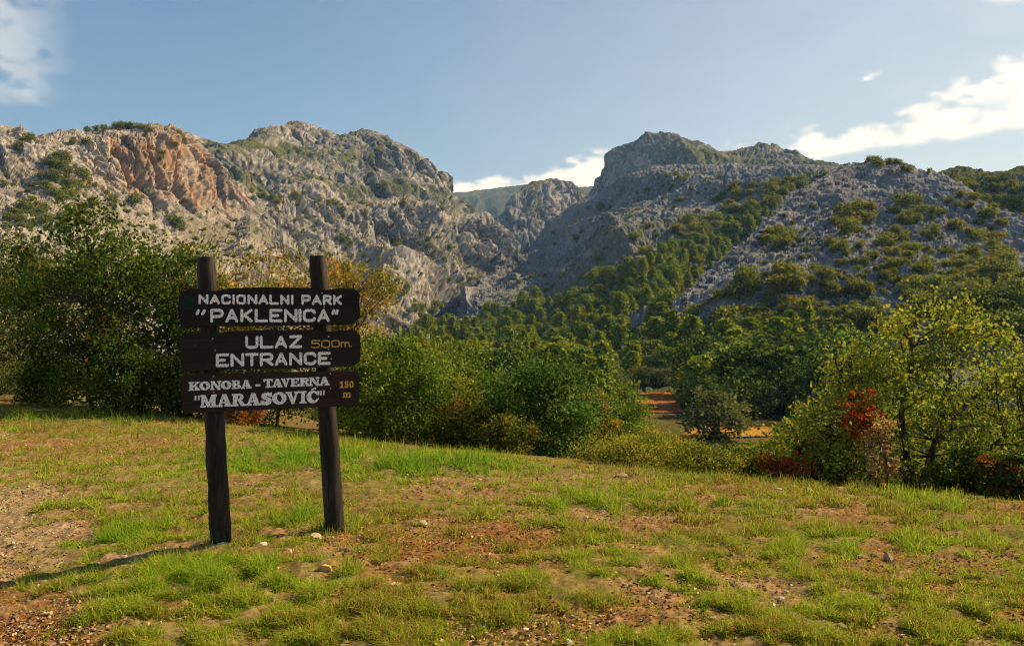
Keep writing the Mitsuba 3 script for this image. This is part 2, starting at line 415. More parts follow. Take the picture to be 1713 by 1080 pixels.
# right-hand rock mountain
mass('mountain', 'grey rock mountain with a sheer cliff right of the gorge', [
    [(930, 520, 950), (1060, 500, 900), (1250, 480, 850), (1500, 480, 820)],
    [(930, 440, 1180), (985, 372, 1180), (1040, 350, 1150), (1080, 322, 1120), (1100, 305, 1105), (1200, 320, 1030), (1300, 330, 1020), (1500, 340, 1000)],
    [(930, 420, 1230), (975, 352, 1235), (1000, 302, 1225), (1014, 291, 1215), (1020, 262, 1205), (1040, 252, 1190), (1080, 256, 1150), (1100, 275, 1130), (1200, 285, 1080), (1300, 290, 1100), (1500, 300, 1080)],
    [(930, 410, 1250), (985, 330, 1270), (1000, 299, 1262), (1013, 288, 1258), (1017, 262, 1252), (1040, 245, 1248), (1062, 236, 1240), (1092, 225, 1235), (1112, 228, 1230), (1140, 240, 1230), (1170, 245, 1230), (1200, 256, 1240), (1222, 262, 1280), (1250, 258, 1330),
     (1272, 254, 1340), (1300, 258, 1340), (1330, 268, 1320), (1365, 279, 1290), (1400, 282, 1270), (1500, 292, 1240)]], 620, 230,
    crags(.007, 24, .025, 8, .09, 3, 23, 34, 9), lambda Q, t, u, n, py: green_band(green_on_flats(rock_colour(Q, .03, 25, .3, 0), Q, n, .014, 26, .6, .66, .88), Q, t, LT[2] + .15, .16, .02, 27, .8 * S(1060, 1130, u)), 3, back=(500, -160))
# left domed mountain
mass('mountain', 'domed grey mountain with green ledges left of the gorge', [
    [(250, 520, 560), (450, 520, 580), (650, 500, 700), (860, 520, 900)],
    [(250, 335, 690), (380, 322, 720), (480, 326, 760), (560, 322, 800), (610, 326, 850), (660, 336, 920), (710, 346, 980), (760, 354, 1030), (800, 420, 1040), (860, 500, 1040)],
    [(250, 285, 720), (380, 268, 745), (440, 272, 785), (500, 280, 820), (560, 290, 850), (590, 282, 880), (640, 290, 960), (690, 300, 1020), (740, 322, 1060), (770, 352, 1070), (800, 415, 1070), (860, 490, 1070)],
    [(250, 250, 760), (340, 258, 780), (400, 256, 800), (440, 250, 840), (500, 252, 880), (560, 264, 900), (600, 256, 930), (640, 258, 990), (690, 272, 1040), (735, 300, 1075), (768, 345, 1080), (800, 412, 1080), (860, 480, 1080)],
    [(250, 225, 800), (320, 226, 820), (342, 238, 830), (378, 254, 840), (390, 255, 860), (412, 246, 890), (442, 221, 930), (480, 207, 970), (506, 209, 990), (545, 224, 1000), (571, 236, 1000), (600, 226, 1010), (630, 230, 1040), (660, 247, 1070), (690, 262, 1090),
     (722, 277, 1100), (745, 306, 1100), (762, 335, 1100), (774, 354, 1095), (800, 410, 1090), (860, 478, 1090)]], 780, 330,
    crags(.006, 42, .02, 9, .085, 2.6, 33, 30, 8), lambda Q, t, u, n, py: green_band(green_band(green_on_flats(rock_colour(Q, .035, 35, .4, .08), Q, n, .016, 36, .7, .72, .92), Q, t, LT[3] - .02, .10, .02, 37, .95), Q, t, LT[1] + .04, .07, .02, 38, .9), 4, back=(400, -120))
# rocky spur below it
spur = mass('mountain', 'rocky spur with scree gullies below the domed mountain', [
    [(380, 640, 300), (640, 620, 350), (780, 600, 420), (940, 560, 600)],
    [(380, 480, 430), (520, 500, 440), (640, 520, 450), (720, 535, 470), (770, 520, 540), (830, 480, 640), (890, 455, 720), (940, 460, 760)],
    [(380, 400, 510), (480, 400, 530), (560, 420, 550), (620, 445, 550), (660, 440, 555), (710, 455, 570), (750, 455, 620), (800, 445, 690), (850, 440, 740), (890, 445, 765), (940, 455, 800)],
    [(380, 350, 550), (470, 340, 570), (540, 362, 600), (600, 385, 620), (660, 400, 640), (720, 395, 680), (760, 390, 720), (810, 385, 750), (850, 405, 770), (885, 440, 780), (940, 450, 820)],
    [(380, 318, 600), (430, 330, 610), (480, 313, 630), (520, 309, 650), (545, 319, 660), (580, 338, 670), (622, 336, 690), (680, 340, 720), (722, 345, 750), (750, 356, 770), (772, 350, 780), (800, 347, 790), (826, 356, 795), (846, 379, 795), (863, 406, 795), (880, 430, 800), (905, 448, 810), (940, 452, 850)]], 760, 360,
    crags(.008, 44, .026, 9, .11, 1.8, 43, 20, 6, 2.4), lambda Q, t, u, n, py: green_on_flats(lerp(rock_colour(Q, .05, 45, .4, .07), (.25, .22, .18), S(.68, .85, n[..., 2]) * .6), Q, n, .03, 46, .55, .72, .95), 5, back=(200, -60), boulders=(2333, .5, 2.0, .5))
# long scree slope right of the gorge


def scree(Q, seed, tone):
    col = rock_colour(Q, .06, seed, .3, .08)
    return lerp(col * [.90, .97, 1.07], np.array(tone) * [.93, 1.0, 1.1], .2 + .35 * meshkit.noise(Q * .8, seed + 8))


slope = mass('hill', 'long grey scree slope falling to the gorge mouth from the right', [
    [(700, 640, 230), (860, 660, 175), (1000, 690, 150), (1500, 690, 150)],
    [(700, 575, 330), (760, 556, 340), (880, 545, 330), (1000, 540, 300), (1150, 530, 300), (1500, 500, 330)],
    [(700, 560, 380), (765, 530, 400), (820, 500, 420), (900, 470, 440), (1000, 440, 420), (1150, 420, 400), (1500, 420, 420)],
    [(700, 556, 400), (765, 524, 430), (795, 486, 470), (850, 455, 520), (890, 430, 560), (940, 400, 570), (1000, 375, 540), (1060, 350, 520), (1150, 340, 500), (1500, 350, 480)],
    [(700, 552, 420), (745, 540, 430), (764, 527, 445), (786, 479, 500), (832, 450, 560), (874, 424, 620), (905, 402, 650), (926, 374, 655), (960, 350, 650), (1000, 331, 630), (1034, 308, 620), (1060, 298, 610), (1110, 290, 600), (1200, 288, 580), (1300, 290, 560), (1400, 290, 540), (1500, 292, 530)]], 820, 370,
    crags(.01, 22, .032, 6, .16, 1.0, 53, 14, 3, 2.0), lambda Q, t, u, n, py: green_on_flats(scree(Q, 55, (.150, .151, .156)), Q, n, .03, 56, .75 * S(.75, .2, t) + .25, .7, .98), 6, back=(200, -40), boulders=(4333, .5, 2.0, .5))
# green rise far right
rise = mass('hill', 'green bushy rise behind the boulder hill on the right', [
    [(1480, 640, 240), (2000, 640, 220)],
    [(1480, 400, 380), (1700, 400, 360), (2000, 400, 330)],
    [(1480, 312, 470), (1560, 303, 480), (1600, 293, 480), (1650, 300, 470), (1680, 297, 460), (1713, 289, 460), (1800, 280, 440), (2000, 262, 420)]], 320, 160,
    crags(.015, 10, .05, 4, .2, 1.2, 63, 0, 0, 2.2), lambda Q, t, u, n, py: green_on_flats(scree(Q, 65, (.30, .28, .25)), Q, n, .03, 66, .9, .5, .8), 7, back=(200, -40), boulders=(1000, .5, 2.0, .5))
# boulder hill on the right
boulder_hill = mass('hill', 'grey boulder-strewn hill dotted with bushes on the right', [
    [(1040, 652, 197), (1200, 656, 192), (1320, 672, 165), (1500, 690, 140), (2000, 720, 105)],
    [(1040, 622, 207), (1100, 606, 208), (1200, 588, 208), (1400, 565, 205), (1600, 555, 185), (2000, 560, 160)],
    [(1040, 600, 214), (1110, 575, 218), (1150, 545, 224), (1250, 490, 225), (1400, 450, 235), (1550, 440, 230), (2000, 460, 210)],
    [(1040, 586, 220), (1118, 558, 227), (1140, 515, 236), (1190, 472, 250), (1250, 430, 262), (1350, 370, 278), (1450, 340, 285), (1560, 345, 275), (1700, 400, 255), (2000, 430, 240)],
    [(1040, 578, 226), (1118, 547, 232), (1138, 508, 242), (1180, 467, 258), (1230, 420, 275), (1300, 352, 300), (1345, 315, 315), (1395, 287, 325), (1430, 274, 330), (1480, 270, 330), (1510, 276, 325), (1545, 290, 320), (1580, 297, 315), (1620, 318, 305), (1652, 343, 295),
     (1700, 362, 285), (1800, 392, 275), (2000, 420, 265)]], 760, 400,
    crags(.014, 11, .05, 3.2, .25, .5, 73, 0, 0, 1.9), lambda Q, t, u, n, py: green_on_flats(scree(Q, 75, (.150, .152, .158)), Q, n, .05, 76, .55 * S(.9, .3, t), .75, .98), 8, back=(120, -30), boulders=(7000, .5, 2.0, .5))


def cliff_colour(Q, u, n):
    col = rock_colour(Q, .07, 85, .45, .13)
    # warm scree below the wall, iron-stained streaks on the wall itself
    flat = S(.6, .82, n[..., 2])
    col = lerp(col, (.30, .255, .20), flat * .5)
    streak = fbm(Q[..., 0] * .11, Q[..., 1] * .11, Q[..., 2] * .035, 4, 91)
    wall = S(110, 145, u) * S(440, 400, u) * S(.75, .55, n[..., 2]) * S(58, 68, Q[..., 2])
    fine = meshkit.noise(Q * [.9, .9, .35], 93)
    col = lerp(col, OCHRE, S(.46, .66, streak * .75 + fine * .25) * wall * .62)
    col = lerp(col, (.33, .255, .17), wall * .3)
    return green_on_flats(col, Q, n, .04, 86, .4, .8, 1.0)


cliff_hill = mass('hill', 'limestone hill with an orange-stained cliff on the left', [
    [(-420, 700, 90), (0, 700, 130), (300, 700, 160), (500, 700, 180), (760, 700, 220)],
    [(-420, 480, 210), (0, 420, 290), (150, 425, 320), (300, 438, 360), (450, 450, 390), (560, 500, 385), (640, 560, 345), (760, 620, 300)],
    [(-420, 330, 300), (-100, 305, 350), (0, 298, 375), (80, 285, 395), (115, 278, 408), (141, 296, 413), (197, 310, 428), (292, 338, 458), (352, 349, 492), (422, 356, 520), (480, 425, 455), (560, 482, 418), (640, 532, 390), (700, 566, 350), (760, 600, 320)],
    [(-420, 285, 330), (-100, 250, 375), (0, 232, 395), (40, 240, 405), (80, 246, 414), (120, 246, 424), (150, 240, 432), (200, 231, 444), (262, 219, 462), (300, 222, 482), (322, 238, 505), (352, 272, 520), (385, 310, 530), (412, 349, 530), (470, 420, 466), (560, 476, 425), (640, 526, 396), (700, 556, 356), (760, 592, 326)],
    [(-420, 260, 350), (-100, 222, 390), (0, 211, 405), (38, 214, 412), (46, 226, 416), (62, 234, 424), (110, 230, 440), (160, 225, 452), (200, 222, 462), (240, 216, 474), (265, 210, 480), (294, 212, 494), (320, 231, 512), (350, 265, 528), (385, 304, 536), (412, 345, 538), (470, 418, 474), (560, 473, 430), (640, 520, 402), (690, 548, 362), (760, 590, 330)]], 880, 420,
    lambda P, t, u, n: crags(.012, 18, .042, 4, .17, .8, 83, 11, 3.6, 1.8)(P, t, u, n),
    lambda Q, t, u, n, py: cliff_colour(Q, u, n), 9, back=(150, -40), boulders=(4333, .5, 2.0, .5))

# ------------------------------------------------------------------ foliage


def leaves(centres, dirs, size, palette, rng, spread=0.6, aspect=.42, droop=.2, fold=.25):
    """One folded leaf of two triangles at each centre. palette: rows (r, g, b, weight)."""
    n = len(centres)
    d = dirs + rng.normal(0, spread, (n, 3)) + np.array([0, 0, -droop])
    d /= np.linalg.norm(d, axis=1, keepdims=True) + 1e-9
    w = np.cross(d, rng.normal(0, 1, (n, 3)))
    w /= np.linalg.norm(w, axis=1, keepdims=True) + 1e-9
    nn = np.cross(d, w)
    L = (size * (.65 + .7 * rng.rand(n)))[:, None]
    b = centres - d * L * .5
    mid = b + d * L * .5 + nn * L * fold * aspect
    v = np.stack([b, mid + w * L * aspect, b + d * L, mid - w * L * aspect], 1).reshape(-1, 3)
    k = np.arange(n)[:, None] * 4
    f = np.concatenate([k + [0, 1, 2], k + [0, 2, 3]], 1).reshape(-1, 3)
    pal = np.array(palette, float)
    pick = rng.choice(len(pal), n, p=pal[:, 3] / pal[:, 3].sum())
    c = pal[pick, :3] * (.75 + .5 * rng.rand(n))[:, None]
    return v, f, np.repeat(c, 4, axis=0)


def merge_coloured(parts):
    v, f = join(parts)
    return v, f, np.vstack([p[2] for p in parts])


def plant_mesh(seed, h, r, n_leaf, leaf, palette, base=.12, clusters=60, top=1.0, trunk_r=.03, stems=1, cluster_r=.16, lean=0.0, squash=1.0, hollow=.35, droop=.2, aspect=.42, upright=0.0, wander=.12):
    """(trunk, crown) of a broadleaf plant h metres tall and r in radius: stems, limbs to leaf clusters, leaves round each limb end."""
    rng = RS(seed)
    wood = []
    lean_v = np.array([lean, rng.normal(0, .05), 0]) * h
    cl = []
    tips = []
    lobes = rng.normal(0, 1, (7, 3)); lobes /= np.linalg.norm(lobes, axis=1, keepdims=True)
    amp = .75 + .45 * rng.rand(7)
    while len(cl) < clusters:
        p = rng.normal(0, 1, 3)
        p /= np.linalg.norm(p)
        rad = (hollow + (1 - hollow) * rng.rand() ** .5)
        rad *= np.max(np.where(lobes @ p > .45, amp, .72))
        q = p * rad
        z = base + (1 - base) * (.5 + .5 * q[2] * squash)
        if z < base * .6 or z > top * 1.05:
            continue
        cl.append([q[0] * r, q[1] * r, z * h])
    cl = np.array(cl)
    cl[:, :2] += lean_v[:2] * (cl[:, 2:3] / h)
    foot = []
    for s in range(stems):
        a = 2 * np.pi * (s + rng.rand() * .6) / stems
        o = np.array([math.cos(a), math.sin(a), 0]) * (.06 * h * (stems > 1))
        zz = np.linspace(-.04, .78, 7)
        out = np.array([math.cos(a), math.sin(a), 0]) * r * (.45 if stems > 1 else .06)
        path = np.array([o + out * max(z, 0) ** 1.4 + lean_v * z + np.array([0, 0, z * h]) + rng.normal(0, .02 * h, 3) * [1, 1, .2] * (z > .05) for z in zz])
        wood.append(tube(path, trunk_r * (1 - .8 * np.clip(zz, 0, 1)), 7))
        foot.append(path)
    for c in cl:
        path = foot[rng.randint(stems)]
        dist = np.linalg.norm(path - c * [1, 1, .75], axis=1)
        dist[0] += 9
        k = min(int(np.argmin(dist)), len(path) - 2)
        a0 = path[k] + (path[k + 1] - path[k]) * rng.rand() * .5
        mid = (a0 + c) / 2 + rng.normal(0, wander * r * .5, 3)
        tt = np.linspace(0, 1, 5)[:, None]
        limb = (1 - tt) ** 2 * a0 + 2 * tt * (1 - tt) * mid + tt ** 2 * c
        wood.append(tube(limb, np.linspace(trunk_r * .34, trunk_r * .07, 5), 4))
    which = rng.randint(0, len(cl), n_leaf)
    size = (.6 + .8 * rng.rand(len(cl)))
    off = rng.normal(0, 1, (n_leaf, 3)) * (cluster_r * r * size[which])[:, None] * [1, 1, .8]
    pos = cl[which] + off
    pos[:, 2] = np.maximum(pos[:, 2], .02 * h)
    d = off / (np.linalg.norm(off, axis=1, keepdims=True) + 1e-9) + np.array([0, 0, upright])
    # each cluster leans to one hue of the palette
    pal = np.array(palette, float)
    lv = []
    hue = rng.choice(len(pal), len(cl), p=pal[:, 3] / pal[:, 3].sum())
    for k in range(len(pal)):
        m = hue[which] == k
        if m.sum():
            mixed = np.vstack([pal[k:k + 1] * [1, 1, 1, 0] + [0, 0, 0, 2.2 * pal[:, 3].sum()], pal])
            lv.append(leaves(pos[m], d[m], leaf, mixed, rng, droop=droop, aspect=aspect))
    return join(wood), merge_coloured(lv)


def pine_mesh(seed, h, r, n, leaf, palette, spire=1.0):
    rng = RS(seed)
    wood = [tube(np.array([[rng.normal(0, .01) * h, rng.normal(0, .01) * h, z * h] for z in np.linspace(-.05, .98, 6)]), np.linspace(.025, .004, 6) * h, 6)]
    pts, dirs = [], []
    whorls = 13
    per = n // (whorls * 7)
    for w in range(whorls):
        z = .14 + .84 * (w / (whorls - 1)) ** .9
        reach = r * (1 - z) ** (.75 / spire) * 1.05 + .03 * h
        for b in range(7):
            a = 2 * np.pi * (b + rng.rand()) / 7
            L = reach * (.6 + .5 * rng.rand())
            e = np.array([math.cos(a), math.sin(a), 0])
            s = np.sqrt(rng.rand(per))[:, None]
            p = e * L * s + [0, 0, 1] * (z * h + s * L * rng.normal(.12, .12)) + rng.normal(0, .10 * L + .012 * h, (per, 3))
            pts.append(p); dirs.append(np.tile(e * .8 + [0, 0, .35], (per, 1)))
            if w % 2 == 0:
                wood.append(tube(np.array([[0, 0, z * h], e * L * .5 + [0, 0, z * h + .04 * L], e * L * .9 + [0, 0, z * h + .1 * L]]), [.006 * h, .004 * h, .002 * h], 4))
    v = leaves(np.vstack(pts), np.vstack(dirs), leaf, palette, rng, aspect=.3, droop=.05)
    return join(wood), v


def group_entry(key, trunk, crown):
    scene[key] = {'type': 'shapegroup', 'trunk': mikit.ply(trunk, 'bark_material', smooth=True),
                  'crown': mikit.ply(crown[:2], 'leaf_material', color=crown[2])}


def place_copy(name, group_key, p, rz, sc, label, cat, group):
    key = numbered(name)
    sc = np.broadcast_to(sc, 3)
    scene[key] = {'type': 'instance', 'shapegroup': {'type': 'ref', 'id': group_key},
                  'to_world': T().translate([float(x) for x in p]).rotate([0, 0, 1], float(rz)).scale([float(x) for x in sc])}
    labels[key] = {'label': label, 'category': cat, 'group': group}
    return key


def single(name, label, cat, mesh, p, rz=0, group=None):
    key = thing(name, label, cat, group)
    m = T().translate([float(x) for x in p]).rotate([0, 0, 1], float(rz))
    scene[key + '__trunk'] = {**mikit.ply(mesh[0], 'bark_material', smooth=True), 'to_world': m}
    scene[key + '__crown'] = {**mikit.ply(mesh[1][:2], 'leaf_material', color=mesh[1][2]), 'to_world': m}
    return key


DG = [(.020, .040, .008, 3), (.035, .060, .010, 3), (.055, .080, .014, 2), (.012, .024, .006, 2)]
MG = [(.045, .080, .012, 3), (.075, .115, .016, 3), (.11, .14, .02, 2), (.025, .045, .009, 2)]
YG = [(.09, .105, .016, 3), (.14, .145, .02, 3), (.19, .17, .022, 2), (.05, .065, .012, 2)]
AU = [(.17, .13, .02, 3), (.22, .13, .02, 2), (.12, .11, .018, 3), (.24, .09, .02, 1), (.07, .075, .014, 2)]
RU = [(.10, .06, .016, 1.3), (.085, .095, .016, 4), (.12, .06, .014, .6), (.05, .07, .013, 4)]
RED = [(.20, .02, .011, 4), (.13, .014, .008, 2), (.20, .06, .012, 2), (.06, .06, .012, 2)]
OL = [(.06, .072, .024, 3), (.09, .10, .035, 3), (.035, .042, .014, 2)]
PN = [(.030, .048, .010, 3), (.048, .068, .012, 3), (.070, .085, .014, 2), (.018, .028, .008, 2)]
SC = [(.045, .058, .014, 3), (.075, .080, .018, 3), (.11, .10, .02, 2), (.028, .036, .010, 2)]
SCY = [(.10, .10, .018, 3), (.14, .125, .02, 3), (.07, .075, .016, 2)]

BRIGHT = 1.9
DG, MG, YG, AU, RU, RED, OL, PN, SC, SCY = ([(r * BRIGHT, g * BRIGHT, b * BRIGHT * .8, w) for r, g, b, w in q] for q in (DG, MG, YG, AU, RU, RED, OL, PN, SC, SCY))
PN = [(r * 2.6, g * 2.3, b, w) for r, g, b, w in PN]
SC = [(r * 1.45, g * 1.5, b, w) for r, g, b, w in SC]
DG = [(r * 1.25, g * 1.15, b, w) for r, g, b, w in DG]

# prototypes of the far vegetation, one metre tall
for k in range(3):
    group_entry(f'pine_kind_{k}', *pine_mesh(100 + k, 1.0, .38 + .05 * k, 2100, .095, PN, spire=1.15 + .45 * k))
for k in range(3):
    group_entry(f'scrub_kind_{k}', *plant_mesh(120 + k, 1.0, .62, 900, .13, SC if k < 2 else SCY, base=.02, clusters=34, trunk_r=.035, stems=3, cluster_r=.24))
for k in range(3):
    group_entry(f'broadleaf_kind_{k}', *plant_mesh(140 + k, 1.0, .50, 3600, .055, (DG, MG, OL)[k], base=.14, clusters=70, trunk_r=.03, cluster_r=.18))

rng = RS(2024)
# --- wood at the gorge mouth: pines on the valley floor and up the scree slope


def surface_point(m, px, py, reach=6):
    d, i = m['tree'].query([px, py])
    return (m['P'][i], m['n'][i]) if d < reach else (None, None)


def inside(poly, n, rng):
    poly = Polygon(poly)
    x0, y0, x1, y1 = poly.bounds
    out = []
    while len(out) < n:
        p = (rng.uniform(x0, x1), rng.uniform(y0, y1))
        if poly.contains(Point(p)):
            out.append(p)
    return out


def spaced(pts, gap):
    """Drops points that stand closer than gap(p) in metres to one already kept."""
    kept, out = [], []
    for p in pts:
        if all((p[0] - q[0]) ** 2 + (p[1] - q[1]) ** 2 > gap * gap for q in kept):
            kept.append(p); out.append(p)
    return out


WOOD = [(655, 560), (700, 552), (780, 545), (850, 518), (950, 497), (1040, 462), (1120, 418), (1200, 392), (1290, 342), (1345, 308), (1330, 330), (1270, 388), (1190, 455), (1130, 510), (1112, 550), (1080, 590), (900, 610), (700, 610)]
spots = []
for px, py in inside(WOOD, 1500, rng):
    keep = 1.0 if py > 470 or fbm(px * .02, py * .03, 0, 3, 5) > .42 else 0
    p, n = surface_point(slope, px, py)
    if p is not None and keep:
        spots.append(p)
for k in range(1700):
    Y = rng.uniform(128, 330)
    px = rng.uniform(640, 1420)
    x = xat(px, Y)
    z = float(ground_z(x, Y))
    spots.append(np.array([x, Y, z]))
rng.shuffle(spots)
open_field = Polygon([(xat(1035, 185), 185), (xat(1145, 185), 185), (xat(1150, 120), 120), (xat(1350, 128), 128), (xat(1350, 100), 100), (xat(1130, 100), 100), (xat(1040, 120), 120)])
spots = [p for p in spaced(spots, 3.9) if not open_field.contains(Point(p[0], p[1]))]
spots.sort(key=lambda p: p[1])
for px, py in inside([(1050, 600), (1120, 575), (1200, 580), (1330, 560), (1420, 560), (1420, 640), (1050, 660)], 170, rng):
    p, n = surface_point(boulder_hill, px, py)
    if p is not None and all(np.hypot(*(p - q)[:2]) > 4 for q in spots[-170:]):
        spots.append(p)
spots.sort(key=lambda p: p[1])


def spot_words(p, px):
    place = 'nearest in the valley wood' if p[1] < 165 else 'in the middle of the valley wood' if p[1] < 230 else 'at the far back of the valley wood' if p[2] < -8 else 'on the wooded lower scree slope' if p[2] < 25 else 'on the wooded upper scree slope'
    return place + (', left part' if px < 880 else ', right part' if px > 1120 else ', central part')


n_pine = 0
for p in spots:
    h = rng.uniform(4.0, 9.8) * (1.0 if p[1] < 260 else .85)
    pxx = CX + p[0] / p[1] * F
    steep = p[2] > -9
    broad = rng.rand() < (.34 if not steep else .16)
    if broad:
        k = rng.randint(3)
        place_copy('broadleaf_tree', f'broadleaf_kind_{k}', p - [0, 0, .2], rng.uniform(0, 360), h * rng.uniform(.7, .95), f"{('dark', 'bright', 'pale grey-')[k]}{'' if k == 2 else ' '}green rounded tree {spot_words(p, pxx)}", 'tree', 'broadleaf trees in the valley wood')
    elif n_pine < 300:
        place_copy('pine_tree', f'pine_kind_{rng.randint(3)}', p - [0, 0, .2], rng.uniform(0, 360), (h * rng.uniform(.75, 1.35), h * rng.uniform(.75, 1.35), h), f"{'tall' if h > 7.6 else 'low' if h < 6 else 'middling'} dark green pine {spot_words(p, pxx)}", 'tree', 'pines of the wood below the gorge')
        n_pine += 1
    else:
        key = f'pine_wood__{n_pine:03d}'
        scene[key] = {'type': 'instance', 'shapegroup': {'type': 'ref', 'id': f'pine_kind_{rng.randint(3)}'}, 'to_world': T().translate([float(x) for x in p - [0, 0, .2]]).rotate([0, 0, 1], float(rng.uniform(0, 360))).scale(float(h))}
        n_pine += 1
if n_pine > 300:
    labels['pine_wood'] = {'label': 'far part of the pine wood climbing the scree slope', 'kind': 'stuff'}

# --- scrub on the hills: density blobs (px, py, rx, ry, how many, height, yellow share)


stuff_count = [0]
labels['hillside_scrub'] = {'label': 'low scrub scattered over the stony hillsides', 'kind': 'stuff'}


def scatter(m, blobs, name, label, cat, group, rng, limit=1.0, span=((0, 1), (0, 1)), h0=(2.4, 3.6)):
    pts = []
    for bx, by, rx, ry, n, h, yel in blobs:
        for _ in range(n):
            a, q = rng.uniform(0, 2 * np.pi), math.sqrt(rng.rand())
            px, py = bx + rx * q * math.cos(a), by + ry * q * math.sin(a)
            p, nn = surface_point(m, px, py)
            if p is None:
                continue
            hh = h * rng.uniform(.55, 1.3)
            kind = f'scrub_kind_{2 if rng.rand() < yel else rng.randint(2)}'
            pos, rz, sc = p - [0, 0, .12 * hh], rng.uniform(0, 360), (hh * rng.uniform(.85, 1.3), hh * rng.uniform(.85, 1.3), hh * rng.uniform(.95, 1.25))
            if label and h >= limit:
                how = ('small ' if hh < h0[0] else 'large ' if hh > h0[1] else '') + ('yellow-green' if kind.endswith('2') else 'dark green')
                (x0, x1), (y0, y1) = span
                where = ('high', 'halfway up', 'low')[int(np.clip((py - y0) / (y1 - y0) * 3, 0, 2))] + ' on the ' + ('left', 'middle', 'right')[int(np.clip((px - x0) / (x1 - x0) * 3, 0, 2))] + ' side of '
                place_copy(name, kind, pos, rz, sc, f'{how} bush {where}{label}', cat, group)
            else:
                stuff_count[0] += 1
                scene[f'hillside_scrub__{stuff_count[0]:03d}'] = {'type': 'instance', 'shapegroup': {'type': 'ref', 'id': kind}, 'to_world': T().translate([float(x) for x in pos]).rotate([0, 0, 1], float(rz)).scale([float(x) for x in sc])}


scatter(boulder_hill, [
    (1425, 365, 40, 28, 11, 3.2, .55), (1395, 420, 22, 12, 5, 3.0, .4), (1535, 368, 48, 28, 12, 3.2, .1), (1500, 400, 40, 14, 4, 2.4, .3), (1650, 385, 55, 30, 12, 3.1, .4), (1305, 398, 26, 14, 7, 3.6, .3), (1310, 412, 16, 8, 3, 3, .5),
    (1320, 475, 24, 16, 8, 3.8, .3), (1240, 488, 24, 18, 7, 3.4, .2), (1420, 490, 40, 14, 9, 2.8, .3), (1480, 420, 60, 20, 12, 2.2, .5), (1560, 440, 80, 22, 16, 2.2, .3), (1650, 440, 60, 28, 18, 2.6, .3), (1480, 275, 30, 5, 9, 2.0, .1), (1510, 286, 14, 5, 3, 2.2, .2), (1560, 290, 10, 4, 2, 2.0, .3),
    (1340, 540, 120, 20, 16, 3.6, .2), (1200, 560, 70, 20, 14, 4.0, .1), (1500, 470, 160, 30, 18, 2.2, .4), (1620, 340, 40, 12, 8, 2.0, .5), (1250, 520, 100, 25, 10, 2.4, .4), (1260, 575, 150, 18, 50, 2.4, .2), (1400, 545, 150, 18, 46, 2.2, .3), (1560, 500, 130, 30, 40, 2.0, .35), (1450, 450, 150, 40, 24, 1.5, .4), (1350, 500, 100, 40, 22, 1.6, .3), (1640, 430, 70, 50, 16, 1.8, .4), (1680, 500, 60, 40, 16, 3.6, .35), (1570, 510, 60, 30, 12, 3.4, .4)],
    'scrub_bush', 'the boulder hill', 'bush', 'bushes on the boulder hill', RS(31), 2.5, ((1180, 1713), (270, 560)))
scatter(rise, [(1600, 312, 60, 10, 24, 3.2, .6), (1680, 330, 60, 24, 42, 3.6, .5), (1660, 302, 50, 6, 12, 2.6, .4), (1700, 360, 30, 20, 14, 3.4, .5)],
        'scrub_bush', 'bush in the thicket covering the rise behind the boulder hill', 'bush', 'bushes on the far right rise', RS(32), 99)
scatter(slope, [(1250, 345, 60, 22, 26, 4.2, .5), (1180, 390, 55, 20, 20, 4.0, .5), (1290, 318, 70, 10, 22, 3.6, .6), (1345, 306, 30, 8, 10, 3.4, .6), (1130, 430, 50, 20, 14, 4.2, .5), (1060, 400, 60, 24, 7, 2.6, .2), (980, 450, 60, 20, 6, 2.6, .2), (1150, 300, 60, 8, 8, 2.4, .2), (1005, 345, 20, 14, 5, 3.0, .6), (900, 480, 60, 20, 5, 2.4, .2), (1380, 296, 40, 6, 10, 3.0, .6)],
        'scrub_bush', 'low bush on the long scree slope between gorge and boulder hill', 'bush', 'bushes on the long scree slope', RS(33), 99)
scatter(cliff_hill, [(90, 285, 30, 22, 12, 3.6, .1), (110, 310, 40, 14, 10, 3.4, .1), (45, 245, 22, 10, 6, 2.6, .1), (175, 218, 45, 5, 14, 2.8, .1), (235, 216, 25, 5, 8, 2.8, .1), (130, 240, 20, 8, 4, 2.4, .1), (270, 262, 10, 8, 2, 2.4, 0), (205, 340, 24, 10, 6, 3.2, .2), (240, 330, 14, 7, 3, 3.2, .1), (296, 378, 14, 10, 4, 3.6, .1),
                     (100, 340, 70, 30, 12, 3.2, .2), (170, 380, 90, 30, 12, 2.6, .2), (360, 390, 60, 26, 12, 1.8, .2), (470, 420, 70, 30, 12, 1.8, .3), (40, 370, 40, 30, 10, 3.0, .2), (560, 500, 60, 20, 8, 1.8, .4), (300, 240, 14, 14, 3, 2.0, .1)],
        'scrub_bush', 'the orange cliff hill', 'bush', 'bushes on the orange cliff hill', RS(34), 2.4, ((0, 400), (215, 420)), (2.2, 3.3))
scatter(spur, [(440, 330, 60, 10, 12, 3.4, .3), (580, 350, 50, 20, 8, 3.0, .2), (690, 405, 40, 16, 8, 3.0, .2), (700, 350, 60, 10, 12, 3.2, .4), (780, 480, 30, 14, 14, 3.2, .3), (640, 480, 50, 24, 10, 2.8, .2), (730, 420, 30, 30, 8, 2.8, .2), (560, 420, 60, 30, 10, 2.8, .2), (700, 520, 60, 12, 12, 3.4, .2), (860, 430, 20, 20, 4, 2.6, .2)],
        'scrub_bush', 'small bush on the rocky spur left of the gorge', 'bush', 'bushes on the rocky spur', RS(35), 99)

